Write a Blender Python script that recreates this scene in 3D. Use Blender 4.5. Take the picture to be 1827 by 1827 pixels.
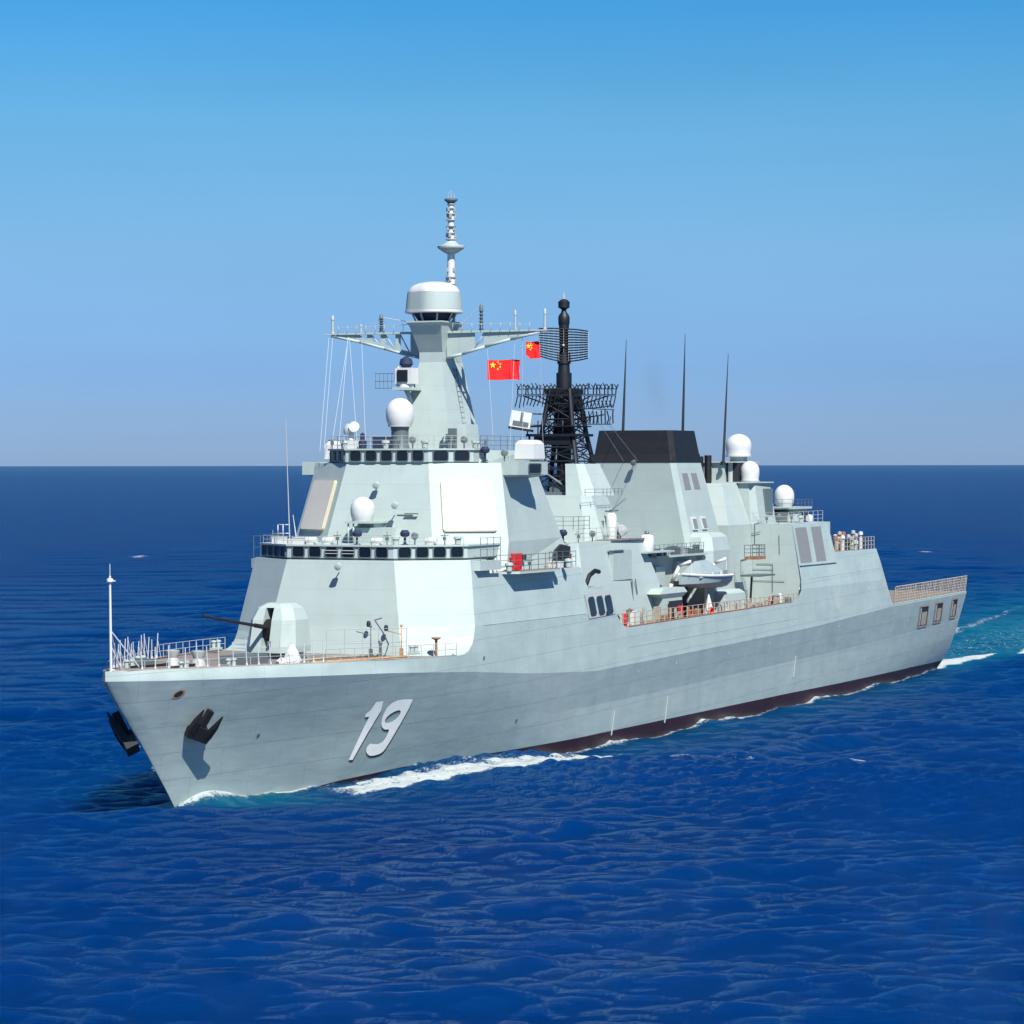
import bpy, bmesh, math, random
import numpy as np
from mathutils import Vector, Matrix
from mathutils.geometry import delaunay_2d_cdt
R = math.radians
random.seed(7)
scene = bpy.context.scene
for o in list(bpy.data.objects): bpy.data.objects.remove(o)

# ------------------------------------------------------------------ camera
CAM_H = 20.972; FPX = 5596.3; YAW = 0.41763; BX, BY = -23.956, 184.139
cam = bpy.data.cameras.new('camera'); co = bpy.data.objects.new('camera', cam)
scene.collection.objects.link(co); scene.camera = co
cam.sensor_width = 36; cam.lens = FPX/1827*36; cam.clip_start = 1; cam.clip_end = 600000
pitch = math.atan((913.5-829-1.5)/FPX)
co.matrix_world = Matrix.Translation((0, 0, CAM_H)) @ Matrix.Rotation(math.pi/2-pitch, 4, 'X') @ Matrix.Rotation(-0.0012, 4, 'Z')

# ------------------------------------------------------------------ sky, sun, exposure
TH = -(math.pi/2+YAW)                      # ship heading (local +X = forward)
SUN_AZ = TH + R(45); SUN_EL = R(49)
w = bpy.data.worlds.new('World'); scene.world = w; w.use_nodes = True
nt = w.node_tree; nt.nodes.clear()
out = nt.nodes.new('ShaderNodeOutputWorld'); bg = nt.nodes.new('ShaderNodeBackground')
sky = nt.nodes.new('ShaderNodeTexSky'); sky.sky_type = 'NISHITA'; sky.sun_disc = False
sky.sun_elevation = SUN_EL; sky.sun_rotation = math.pi/2 - SUN_AZ
sky.altitude = 0; sky.air_density = 1.0; sky.dust_density = 0.3; sky.ozone_density = 3.0
geo = nt.nodes.new('ShaderNodeNewGeometry'); sep = nt.nodes.new('ShaderNodeSeparateXYZ')
nt.links.new(geo.outputs['Incoming'], sep.inputs[0])
neg = nt.nodes.new('ShaderNodeMath'); neg.operation = 'MULTIPLY'; neg.inputs[1].default_value = -1
nt.links.new(sep.outputs['Z'], neg.inputs[0])
ramp = nt.nodes.new('ShaderNodeValToRGB'); nt.links.new(neg.outputs[0], ramp.inputs[0])
cr = ramp.color_ramp; cr.interpolation = 'LINEAR'
SKYR = [(0.0, (.42, .66, 1.32)), (.03, (.35, .60, 1.22)), (.07, (.44, .73, 1.12)), (.11, (.38, .80, 1.10)), (.155, (.17, .74, 1.16)), (.26, (.09, .48, 1.05)), (.5, (.09, .38, .95)), (1.0, (.16, .46, 1.0))]
cr.elements[0].position = SKYR[0][0]; cr.elements[0].color = (*SKYR[0][1], 1)
cr.elements[1].position = 1.0; cr.elements[1].color = (*SKYR[-1][1], 1)
for p_, c_ in SKYR[1:-1]:
    e = cr.elements.new(p_); e.color = (*c_, 1)
mul = nt.nodes.new('ShaderNodeMixRGB'); mul.blend_type = 'MULTIPLY'; mul.inputs[0].default_value = 1
nt.links.new(sky.outputs[0], mul.inputs[1]); nt.links.new(ramp.outputs[0], mul.inputs[2])
hn = nt.nodes.new('ShaderNodeTexNoise'); hn.inputs['Scale'].default_value = 5; hn.inputs['Detail'].default_value = 5
hm = nt.nodes.new('ShaderNodeMapping'); hm.inputs['Scale'].default_value = (1, 1, 4); nt.links.new(geo.outputs['Incoming'], hm.inputs[0]); nt.links.new(hm.outputs[0], hn.inputs['Vector'])
hr = nt.nodes.new('ShaderNodeMapRange'); hr.inputs[1].default_value = .3; hr.inputs[2].default_value = .7; hr.inputs[3].default_value = .965; hr.inputs[4].default_value = 1.035; nt.links.new(hn.outputs[0], hr.inputs[0])
hv = nt.nodes.new('ShaderNodeVectorMath'); hv.operation = 'SCALE'; nt.links.new(mul.outputs[0], hv.inputs[0]); nt.links.new(hr.outputs[0], hv.inputs['Scale'])
nt.links.new(hv.outputs[0], bg.inputs[0]); bg.inputs[1].default_value = 0.055
nt.links.new(bg.outputs[0], out.inputs[0])
sl = bpy.data.lights.new('sun', 'SUN'); sl.energy = 5.0; sl.angle = R(.5); sl.color = (1, .965, .90)
so = bpy.data.objects.new('sun', sl); scene.collection.objects.link(so)
sd = Vector((math.cos(SUN_AZ)*math.cos(SUN_EL), math.sin(SUN_AZ)*math.cos(SUN_EL), math.sin(SUN_EL)))
so.rotation_euler = sd.to_track_quat('Z', 'Y').to_euler(); so.location = (0, 0, 120)
scene.view_settings.view_transform = 'Standard'; scene.view_settings.look = 'None'
scene.view_settings.exposure = 0.75; scene.view_settings.gamma = 1
scene.render.engine = 'CYCLES'

# ------------------------------------------------------------------ materials
def mat(name, col, rough=.5, metal=0, noise=0., nscale=1.5, bump=0., bscale=1., spec=.5, streak=0., weld=0.):
    m = bpy.data.materials.new(name); m.use_nodes = True; t = m.node_tree; b = t.nodes['Principled BSDF']
    b.inputs['Base Color'].default_value = (*col, 1); b.inputs['Roughness'].default_value = rough
    b.inputs['Metallic'].default_value = metal; b.inputs['Specular IOR Level'].default_value = spec
    tc = t.nodes.new('ShaderNodeTexCoord'); src = None
    if noise:
        n = t.nodes.new('ShaderNodeTexNoise'); n.inputs['Scale'].default_value = nscale; n.inputs['Detail'].default_value = 6
        t.links.new(tc.outputs['Object'], n.inputs['Vector'])
        mr = t.nodes.new('ShaderNodeMapRange'); mr.inputs[1].default_value = .3; mr.inputs[2].default_value = .7
        mr.inputs[3].default_value = 1-noise; mr.inputs[4].default_value = 1+noise*.6
        t.links.new(n.outputs[0], mr.inputs[0])
        mx = t.nodes.new('ShaderNodeVectorMath'); mx.operation = 'SCALE'; mx.inputs[0].default_value = col
        t.links.new(mr.outputs[0], mx.inputs['Scale']); src = mx.outputs[0]
        if streak:                                   # vertical dirt / rust runs
            mp = t.nodes.new('ShaderNodeMapping'); mp.inputs['Scale'].default_value = (1.6, 1.6, .12)
            t.links.new(tc.outputs['Object'], mp.inputs[0])
            n2 = t.nodes.new('ShaderNodeTexNoise'); n2.inputs['Scale'].default_value = 1.3; n2.inputs['Detail'].default_value = 4
            t.links.new(mp.outputs[0], n2.inputs['Vector'])
            m2 = t.nodes.new('ShaderNodeMapRange'); m2.inputs[1].default_value = .58; m2.inputs[2].default_value = .8
            m2.inputs[3].default_value = 0; m2.inputs[4].default_value = streak
            t.links.new(n2.outputs[0], m2.inputs[0])
            mi = t.nodes.new('ShaderNodeMixRGB'); mi.inputs[2].default_value = (.27, .27, .23, 1)
            t.links.new(m2.outputs[0], mi.inputs[0]); t.links.new(src, mi.inputs[1]); src = mi.outputs[0]
        if weld:                                     # plating butts: faint darker seams on a 6 x 1.7 m grid
            br = t.nodes.new('ShaderNodeTexBrick'); br.inputs['Scale'].default_value = 1
            br.inputs['Color1'].default_value = br.inputs['Color2'].default_value = (0, 0, 0, 1); br.inputs['Mortar'].default_value = (1, 1, 1, 1)
            br.inputs['Mortar Size'].default_value = .022; br.inputs['Mortar Smooth'].default_value = .6
            br.inputs['Brick Width'].default_value = 6.3; br.inputs['Row Height'].default_value = 1.72
            cb = t.nodes.new('ShaderNodeCombineXYZ'); sp = t.nodes.new('ShaderNodeSeparateXYZ')
            t.links.new(tc.outputs['Object'], sp.inputs[0])
            ad = t.nodes.new('ShaderNodeMath'); ad.operation = 'MULTIPLY_ADD'; ad.inputs[1].default_value = .02
            t.links.new(sp.outputs['X'], ad.inputs[0]); t.links.new(sp.outputs['Z'], ad.inputs[2])
            sx = t.nodes.new('ShaderNodeMath'); sx.operation = 'ADD'
            sx.operation = 'SUBTRACT'; ay = t.nodes.new('ShaderNodeMath'); ay.operation = 'ABSOLUTE'; t.links.new(sp.outputs['Y'], ay.inputs[0])
            t.links.new(sp.outputs['X'], sx.inputs[0]); t.links.new(ay.outputs[0], sx.inputs[1])
            t.links.new(sx.outputs[0], cb.inputs[0]); t.links.new(ad.outputs[0], cb.inputs[1]); t.links.new(cb.outputs[0], br.inputs['Vector'])
            sc = t.nodes.new('ShaderNodeMath'); sc.operation = 'MULTIPLY'; sc.inputs[1].default_value = weld
            t.links.new(br.outputs[0], sc.inputs[0])
            mi = t.nodes.new('ShaderNodeMixRGB'); mi.inputs[2].default_value = (.12, .17, .19, 1)
            t.links.new(sc.outputs[0], mi.inputs[0]); t.links.new(src, mi.inputs[1]); src = mi.outputs[0]
        t.links.new(src, b.inputs['Base Color'])
    if bump:
        mb_ = t.nodes.new('ShaderNodeMapping'); mb_.inputs['Scale'].default_value = (.45, .45, 1.5); t.links.new(tc.outputs['Object'], mb_.inputs[0])
        n = t.nodes.new('ShaderNodeTexNoise'); n.inputs['Scale'].default_value = bscale; n.inputs['Detail'].default_value = 2
        t.links.new(mb_.outputs[0], n.inputs['Vector'])
        bu = t.nodes.new('ShaderNodeBump'); bu.inputs['Strength'].default_value = 1; bu.inputs['Distance'].default_value = bump
        t.links.new(n.outputs[0], bu.inputs['Height']); t.links.new(bu.outputs[0], b.inputs['Normal'])
    return m
GREY = (0.308, 0.382, 0.370)
M = dict(
 paint=mat('naval_grey_paint', GREY, .42, noise=.09, nscale=.5, bump=.03, bscale=.8, streak=.30, weld=.6, spec=.4),
 house=mat('deckhouse_grey_paint', (0.328, 0.396, 0.378), .5, noise=.05, nscale=.6, bump=.02, bscale=.6, streak=.24, weld=.22, spec=.35),
 boot=mat('boot_topping_maroon', (0.0308, 0.0088, 0.0123), .45, noise=.25, nscale=.8),
 deck=mat('deck_coating', (0.1760, 0.1496, 0.1320), .85, noise=.25, nscale=1.2),
 rust=mat('rusty_deck_edge', (0.2464, 0.1144, 0.0616), .8, noise=.45, nscale=2.5),
 white=mat('white_paint', (0.5456, 0.5632, 0.5544), .35, noise=.04, nscale=1),
 dome=mat('radome_white', (0.5104, 0.5280, 0.5192), .4, noise=.05, nscale=.9),
 cream=mat('array_cream', (0.5808, 0.5456, 0.4576), .5, noise=.04, nscale=1),
 cream_s=mat('array_edge', (0.4400, 0.4048, 0.2816), .5, noise=.05),
 glass=mat('dark_window_glass', (0.0053, 0.0088, 0.0141), .08, spec=.6),
 rubber=mat('gasket_and_alcove_shade', (0.0880, 0.1232, 0.1320), .5),
 dark=mat('dark_gear_and_opening_shade', (0.0106, 0.0141, 0.0194), .7),  # dark gear; on flat plates it paints the shade inside openings
 black=mat('funnel_black', (0.0053, 0.0057, 0.0070), .55, noise=.3, nscale=1, bump=.03, bscale=.8, streak=.02),
 mast=mat('mast_black', (0.0035, 0.0053, 0.0097), .55, noise=.3, nscale=2),
 iron=mat('anchor_black', (0.0035, 0.0035, 0.0044), .6, noise=.3, nscale=3),
 louver=mat('louver_grey', (0.1760, 0.1848, 0.1892), .6, noise=.06),
 rail=mat('rail_paint', (0.3344, 0.3520, 0.3432), .5),
 railw=mat('rail_white', (0.5280, 0.5456, 0.5456), .45),
 railp=mat('stanchion_paint', (0.4224, 0.4400, 0.4400), .5),
 raild=mat('rail_dark', (0.0880, 0.1144, 0.1232), .5),
 netm=mat('net_beige', (0.2992, 0.2640, 0.2068), .8, noise=.2, nscale=3),
 red=mat('signal_red', (0.5456, 0.0088, 0.0070), .5, noise=.08),
 flag=mat('flag_red', (.70, .001, .002), .75),
 yellow=mat('flag_yellow', (.95, .62, .02), .7),
 brass=mat('rusty_rim', (0.3960, 0.2288, 0.1144), .6, noise=.3, nscale=4),
 boat=mat('boat_grey', (0.2464, 0.3080, 0.3168), .5, noise=.08, nscale=2),
 navy=mat('navy_gear_and_bay_shade', (0.0088, 0.0194, 0.0572), .8, noise=.2, nscale=2),
 wire=mat('steel_wire', (0.4840, 0.5016, 0.5104), .5),
 number=mat('hull_number_white', (.93, .91, .84), .5, noise=.04, nscale=2),
 numsh=mat('hull_number_shadow_black', (.012, .012, .012), .5),
)

# ------------------------------------------------------------------ mesh helpers (ship coords: s aft of bow, p to port, z up)
SHIPM = Matrix.Translation((BX, BY, 0)) @ Matrix.Rotation(TH, 4, 'Z')
def V(s, p, z): return Vector((-s, p, z))
class MB:
    def __init__(self): self.v = []; self.f = []; self.sm = []; self.mi = []
    def add(self, vs, fs, smooth=False, mi=0):
        o = len(self.v); self.v += [tuple(x) for x in vs]
        for f in fs: self.f.append([o+i for i in f]); self.sm.append(smooth); self.mi.append(mi)
    def box(self, s0, s1, p0, p1, z0, z1, mi=0):
        self.add([(s, p, z) for z in (z0, z1) for s, p in ((s0, p0), (s1, p0), (s1, p1), (s0, p1))],
                 [(0, 1, 2, 3), (4, 5, 6, 7), (0, 1, 5, 4), (1, 2, 6, 5), (2, 3, 7, 6), (3, 0, 4, 7)], mi=mi); return self
    def loft(self, rings, cap0=True, cap1=True, smooth=False, closed=True, mi=0):
        n = len(rings[0]); vs = [p for r in rings for p in r]; fs = []
        for k in range(len(rings)-1):
            for i in range(n if closed else n-1):
                j = (i+1) % n; fs.append((k*n+i, k*n+j, (k+1)*n+j, (k+1)*n+i))
        if cap0: fs.append(tuple(range(n)))
        if cap1: fs.append(tuple((len(rings)-1)*n+i for i in range(n)))
        self.add(vs, fs, smooth, mi); return self
    def tube(self, a, b, r0, r1=None, n=6, mi=0, cap=True):
        a = Vector(a); b = Vector(b); r1 = r0 if r1 is None else r1; d = (b-a)
        if d.length < 1e-6: return self
        d.normalize(); u = d.cross(Vector((0, 0, 1)))
        if u.length < 1e-3: u = d.cross(Vector((1, 0, 0)))
        u.normalize(); w_ = d.cross(u)
        rr = [[tuple(c+(u*math.cos(t)+w_*math.sin(t))*r) for t in [2*math.pi*i/n for i in range(n)]] for c, r in ((a, r0), (b, r1))]
        return self.loft(rr, cap, cap, smooth=n > 5, mi=mi)
    def path(self, pts, r, n=5):
        for a, b in zip(pts[:-1], pts[1:]): self.tube(a, b, r, n=n)
        return self
    def lathe(self, c, prof, n=24, smooth=True, axis=None, rot=0, mi=0):
        ax = Vector(axis or (0, 0, 1)).normalized(); u = ax.cross(Vector((0, 1, 0)))
        if u.length < 1e-3: u = Vector((1, 0, 0))
        u.normalize(); w_ = ax.cross(u); c = Vector(c)
        rings = [[tuple(c+ax*z+(u*math.cos(t)+w_*math.sin(t))*max(r, 1e-4)) for t in [2*math.pi*i/n+rot for i in range(n)]] for r, z in prof]
        return self.loft(rings, True, True, smooth, mi=mi)
    def prism(self, poly, axis, a0, a1, mi=0):   # poly in the two other coords; axis 0=s,1=p,2=z
        def mk(q, a):
            q = list(q); q.insert(axis, a); return tuple(q)
        return self.loft([[mk(q, a0) for q in poly], [mk(q, a1) for q in poly]], mi=mi)
    def build(self, name, m, parent=None, origin=(0, 0, 0), autosharp=True):
        me = bpy.data.meshes.new(name); o3 = Vector(origin)
        me.from_pydata([V(*(Vector(x)-o3)) for x in self.v], [], self.f)
        ms = m if isinstance(m, (list, tuple)) else [m]
        for x in ms: me.materials.append(M[x] if isinstance(x, str) else x)
        me.polygons.foreach_set('use_smooth', self.sm); me.polygons.foreach_set('material_index', self.mi)
        bm = bmesh.new(); bm.from_mesh(me); bmesh.ops.recalc_face_normals(bm, faces=bm.faces); 
        if autosharp:
            for e in bm.edges:
                if len(e.link_faces) == 2 and e.calc_face_angle(0) > R(38): e.smooth = False
        bm.to_mesh(me); bm.free()
        ob = bpy.data.objects.new(name, me); scene.collection.objects.link(ob)
        if parent is not None:
            ob.parent = parent; pv = parent.get('_o') or (0, 0, 0)
            ob.location = V(*(o3-Vector(pv)))
        else:
            ob.matrix_world = SHIPM @ Matrix.Translation(V(*o3))
        ob['_o'] = tuple(origin); ALL.append(ob)
        return ob
ALL = []
def tag(o, label=None, cat=None, group=None, kind=None):
    for k, v in (('label', label), ('category', cat), ('group', group), ('kind', kind)):
        if v: o[k] = v
    return o
def empty(name, origin=(0, 0, 0), parent=None):
    o = bpy.data.objects.new(name, None); scene.collection.objects.link(o); o.empty_display_size = .5
    if parent is not None:
        o.parent = parent; o.location = V(*(Vector(origin)-Vector(parent.get('_o') or (0, 0, 0))))
    else: o.matrix_world = SHIPM @ Matrix.Translation(V(*origin))
    o['_o'] = tuple(origin); ALL.append(o); return o
def lerp(a, b, t): return tuple(x+(y-x)*t for x, y in zip(a, b))

# ------------------------------------------------------------------ hull shape functions
I = np.interp
def K1(s): return I(s, [0, 4, 13, 22.6, 32, 42, 53, 70, 102, 128, 156], [8.3, 8.15, 7.9, 7.62, 7.15, 6.45, 5.95, 6.2, 6.75, 7.6, 7.80])
def K2(s): return I(s, [0, 40, 61, 125, 156], [4.2, 3.2, 3.4, 4.4, 5.3])
def sstem(z): return I(z, [-4, 0, 4.3, 6.39, 8.3, 9.5], [10.9, 8.28, 4.15, 1.85, .05, .0])
def psurf(s, z):
    s = np.asarray(s, float); z = np.asarray(z, float)
    k1 = K1(s); k2 = K2(s); h = np.clip(z/8.5, 0, 1)
    t = np.clip((s-sstem(z))/(47.45-9.95*h), 0, 1); sh = 1-(1-t)**(1.7+.5*h)
    b = np.where(z < 0, 8.18+z*.45, np.where(z < k2, 8.18+.47*z/k2, np.where(z < k1, 8.65+.62*(z-k2)/np.maximum(k1-k2, .1), np.where(z < 10.2, 9.27-.18*(z-k1)/np.maximum(10.2-k1, .1), 9.09-(z-10.2)*.79/4.37))))
    ae = I(z, [-4, 0, 2, 4, 5.4, 8, 13], [.5, .70, .82, .88, .905, .91, .93])
    nose = .34*np.clip(z/8.3, .04, 1)*np.sqrt(np.clip((s-sstem(z))/.9, 0, 1))*np.clip(1-(s-sstem(z)-.9)/6, 0, 1)
    cham = .42*np.clip((z-k1)/.7, 0, 1)*np.clip((31-s)/9, 0, 1)*np.clip(s/1.5, 0, 1)
    return np.maximum(b*sh*(1-(1-ae)*np.clip((s-100)/55, 0, 1)**2)-cham+nose, .0)
def PS(s, z): return float(psurf(s, z))
TOP = [(0, 8.9), (30.3, 8.36), (30.9, 8.40), (31.6, 8.62), (32.1, 9.0), (32.45, 9.55), (32.68, 10.2), (33.60, 14.57), (36.2, 14.57), (36.25, 13.6), (52.0, 13.6), (53.0, 12.05), (53.02, 11.95), (57.2, 11.9), (57.9, 9.75), (58.6, 9.15), (59.6, 8.85),
       (98.0, 9.2), (99.5, 9.45), (100.5, 10.1), (100.9, 11.0), (101.0, 15.75), (110.8, 15.85), (111.6, 13.15), (124.3, 13.15), (127.3, 8.1), (127.9, 7.78), (155.4, 7.95)]
TS = [a for a, b in TOP]; TZ = [b for a, b in TOP]
def T(s): return float(I(s, TS, TZ))

# ================================================================== the ship
ship = empty('warship', (0, 0, 0))
tag(ship, 'long pale grey destroyer steaming towards the left with white number 19 on its bow', 'warship')
NH = 46
def hull_cols():
    base = set(TS) | {.01, .04, .1, .2, .35, .6, .8, 1.0, 1.5, 2.2, 3, 4, 5.2, 6.5, 8, 9.5, 11, 12.5, 14, 15.5, 17, 18.5, 20, 22, 24, 26, 28, 33.0} | {float(x) for x in range(38, 156, 3)} | {129., 132.4, 149.5, 151, 152.5, 154, 155}
    return sorted(x for x in base if x >= 0)
COLS = hull_cols()
def sshift(S, z):
    "station S at height z, squeezed between the raked stem and the raked transom"
    zt = 155.4-max(7.95-z, 0)*.17-max(1.5-z, 0)*.5
    s = S
    if S < 40: s = sstem(z)+(S)*(40-sstem(z))/40
    if S > 130: s = 130+(S-130)*(zt-130)/25.4
    return float(s)
def zrows(S):
    s = S; t = T(s); k1 = min(float(K1(s)), t-.12); k2 = min(float(K2(s)), k1-.4)
    zb = float(I(s, [0, 9, 13, 18, 26, 45, 100, 140, 156], [-.5, -.3, .1, .55, .95, 1.1, 1.2, 1.05, .9]))
    lo = [-3.0, -1.2, -.4, zb]; r = lo+[zb+(k2-zb)*.35, zb+(k2-zb)*.7, k2, k2+(k1-k2)*.33, k2+(k1-k2)*.66, k1]
    for v in (8.33, 9.0, 10.2, 11.7, 13.1, 14.57, 16): r.append(min(max(v, k1+.1), t) if v < 16 else t)
    return r
hullmb = MB()
for side in (1, -1):
    rings = []
    for S in COLS:
        col = []
        for z in zrows(S):
            s = sshift(S, z) if z <= 8.9 else S
            p = PS(s, z)
            if S < .01: p = 0.02
            col.append((s, side*p, z))
        rings.append(col)
    n = len(rings[0])
    for k in range(len(rings)-1):
        for i in range(n-1):
            q = [rings[k][i], rings[k][i+1], rings[k+1][i+1], rings[k+1][i]]
            if max(Vector(q[0])[2], q[1][2], q[2][2], q[3][2])-min(q[0][2], q[1][2], q[2][2], q[3][2]) < 1e-4: continue
            a = (Vector(q[2])-Vector(q[0])).cross(Vector(q[3])-Vector(q[1])).length
            if a < 1e-5: continue
            hullmb.add(q, [(0, 1, 2, 3)], smooth=True, mi=1 if i < 3 else 0)
# transom
last = []
for z in zrows(155.4): last.append((sshift(155.4, z), PS(sshift(155.4, z), z), z))
for a, b in zip(last[:-1], last[1:]):
    if b[2]-a[2] > 1e-4: hullmb.add([a, b, (b[0], -b[1], b[2]), (a[0], -a[1], a[2])], [(0, 1, 2, 3)])
# rounded stem nose
hull = hullmb
def weld_build(mb, name, m, parent):
    ob = mb.build(name, m, parent, autosharp=False)
    bm = bmesh.new(); bm.from_mesh(ob.data); bmesh.ops.remove_doubles(bm, verts=bm.verts, dist=.004)
    bmesh.ops.dissolve_degenerate(bm, edges=bm.edges, dist=.003)
    bmesh.ops.recalc_face_normals(bm, faces=bm.faces)
    for e in bm.edges:
        e.smooth = not (len(e.link_faces) == 2 and e.calc_face_angle(0) > R(20))
        if len(e.link_faces) == 2:
            zs = [v.co.z for v in e.verts]; s0 = -e.verts[0].co.x
            on1 = all(abs(v.co.z-float(K1(-v.co.x))) < .06 for v in e.verts)
            on2 = all(abs(v.co.z-float(K2(-v.co.x))) < .06 for v in e.verts) and s0 > 40
            if on1 or on2 or all(abs(v.co.z-10.2) < .02 for v in e.verts): e.smooth = False
    bm.to_mesh(ob.data); bm.free(); return ob
hull_ob = weld_build(hullmb, 'hull', ['paint', 'boot'], ship)

def hull_patch(outline, holes, off, name, m, parent, side=1, step=.22, thick=0):
    "a plate lying on the hull side, outline in (s,z)"
    pts = []; edges = []; faces = []
    for loop in [outline]+holes:
        o = len(pts); dense = []
        for a, b in zip(loop, loop[1:]+loop[:1]):
            k = max(1, int(math.dist(a, b)/step))
            dense += [lerp(a, b, i/k) for i in range(k)]
        pts += dense; edges += [(o+i, o+(i+1) % len(dense)) for i in range(len(dense))]
    nb = len(pts)
    def inside(q, loop):
        c = False
        for (x1, y1), (x2, y2) in zip(loop, loop[1:]+loop[:1]):
            if (y1 > q[1]) != (y2 > q[1]) and q[0] < (x2-x1)*(q[1]-y1)/(y2-y1)+x1: c = not c
        return c
    def ok(q): return inside(q, outline) and not any(inside(q, h) for h in holes)
    xs = [p[0] for p in outline]; ys = [p[1] for p in outline]
    for i in range(int((max(xs)-min(xs))/step)+1):
        for j in range(int((max(ys)-min(ys))/step)+1):
            q = (min(xs)+i*step, min(ys)+j*step)
            if ok(q): pts.append(q)
    v, e, f, *_ = delaunay_2d_cdt([Vector(p) for p in pts], edges, [], 0, 1e-5)
    fs = [t for t in f if ok(tuple(sum((v[i] for i in t), Vector((0, 0)))/len(t)))]
    mb = MB(); mb.add([(a[0], side*(PS(a[0], a[1])+off), a[1]) for a in v], fs, smooth=True)
    return mb.build(name, m, parent)
def smoothloop(pts, it=2, keep=()):
    for _ in range(it):
        n = []
        for i, a in enumerate(pts):
            b = pts[(i+1) % len(pts)]
            n += [lerp(a, b, .25), lerp(a, b, .75)]
        pts = n
    return pts
# ---- the number 19 (white with a black drop edge) on both bows
one = [(22.04, 4.76), (21.95, 4.98), (22.24, 5.25), (22.37, 5.75), (23.07, 5.75), (23.37, 5.11), (22.87, 1.89), (22.48, 1.92), (22.45, 4.78)]
nine = smoothloop([(24.03, 4.29), (23.8, 4.79), (23.82, 5.33), (24.18, 5.64), (24.83, 5.76), (26.0, 5.70), (26.22, 5.70), (26.3, 5.07), (26.14, 3.75), (25.87, 2.51), (25.68, 2.16), (25.08, 2.01), (24.4, 2.03), (23.89, 2.34), (23.73, 2.64), (23.88, 2.91), (24.1, 2.86), (24.84, 2.78), (25.25, 2.97), (25.33, 3.44), (25.24, 3.77), (24.78, 3.74), (24.3, 3.98)], 2)
hole = smoothloop([(24.31, 4.33), (24.64, 4.19), (25.16, 4.27), (25.54, 4.51), (25.61, 4.89), (25.29, 5.04), (24.77, 4.94), (24.35, 4.68)], 2)
for side in (1, -1):
    def mir(L, ds=0, dz=0): return [((s if side > 0 else 48.3-s)+ds, z+dz) for s, z in L]
    for L, H in ((one, []), (nine, [hole])):
        d = hull_patch(mir(L), [mir(h) for h in H], .03, 'number_digit', 'number', hull_ob, side)
        hull_patch(mir(L, .10, -.13), [mir(h, .10, -.13) for h in H], .022, 'digit_shadow', 'numsh', hull_ob, side)
# hawse opening with rusty rim, bow fairlead, scuppers
def ringloop(s, z, a, b, n=18, tilt=0): return [(s+a*math.cos(t)*math.cos(tilt)-b*math.sin(t)*math.sin(tilt), z+a*math.cos(t)*math.sin(tilt)+b*math.sin(t)*math.cos(tilt)) for t in [2*math.pi*i/n for i in range(n)]]
for side in (1, -1):
    hull_patch(ringloop(5.08, 7.28, .42, .25, tilt=.3), [], .03, 'hawse_rim', 'brass', hull_ob, side, .15)
    hull_patch(ringloop(5.05, 7.29, .30, .17, tilt=.3), [], .045, 'hawse_opening', 'dark', hull_ob, side, .15)
    for s, z in ((13, 4.2), (33.8, 8.0), (41, 3.2), (62, 5.4), (70, 5.6), (82, 5.7), (92, 5.9), (111, 6.5), (120, 9.6), (129, 6.9), (134, 6.0), (150.5, 5.2), (100, 10.3)):
        hull_patch(ringloop(s, z, .13, .13, 10), [], .03, 'scupper', 'raild' if s < 60 else 'white', hull_ob, side, .2)
bf = MB(); bf.lathe((.62, .22, 8.66), [(.30, -.12), (.34, 0), (.30, .12), (.2, .13)], 20, axis=(-.45, .89, 0)); 
bfo = bf.build('bow_fairlead', 'railw', hull_ob)
MB().lathe((.55, .36, 8.66), [(.21, 0), (.2, .02)], 16, axis=(-.45, .89, 0)).build('fairlead_opening', 'dark', hull_ob)
# ---- stern side openings
for side in (1, -1):
    for s0, s1 in ((137.5, 141.0), (143.3, 146.5), (149.7, 152.3)):
        z0, z1 = 4.95+.03*(s0-137), 7.22+.02*(s0-137)
        def q_(a, b, sk=.34): return (a+(z1-b)*sk, b)
        def rq(a0, a1, b0, b1): return [q_(a0, b0), q_(a1, b0), q_(a1, b1), q_(a0, b1)]
        fr = hull_patch(rq(s0, s1, z0, z1), [rq(s0+.28, s1-.28, z0+.18, z1-.18)], .05, 'mooring_port', 'netm', hull_ob, side, .4)
        hull_patch(rq(s0+.28, s1-.28, z0+.18, z1-.18), [], .012, 'port_shade_panel', 'dark', fr, side, .4)  # flat dark panel: shade painted on, no hole cut
        hull_patch(rq(s0+1.1, s1-.5, z0+.25, z1-.7), [], .02, 'roller', 'netm', fr, side, .4)
        hull_patch(rq(s0+.5, s0+.75, z0+.25, z1-.3), [], .03, 'guide_post', 'railw', fr, side, .4)
# ---- rubbing strakes / vertical fins seen on the side
for side in (1, -1):
    for s, z0, z1 in ((69.5, .9, 3.0), (100, 2.6, 4.4), (58.5, .8, 2.6)):
        pts = [(s, side*(PS(s, z)+.06), z) for z in np.linspace(z0, z1, 5)]
        MB().path(pts, .055, 6).build('side_fin', 'house', hull_ob)
    pts = [(s, side*(PS(s, 10.2)+.012), 10.2) for s in np.linspace(62+0*side, 98, 1)]
    # faint welded moulding under the upper deck
    for s0, s1, za, zb in ((60, 99, 7.35, 7.75), (103, 124.6, 11.0, 11.3), (34, 52, 10.2, 10.2)):
        ss = np.linspace(s0, s1, 16); pts = [(s, side*(PS(s, za+(zb-za)*i/15)+.004), za+(zb-za)*i/15) for i, s in enumerate(ss)]
        MB().path(pts, .018, 5).build('weld_moulding', 'paint', hull_ob)

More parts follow.
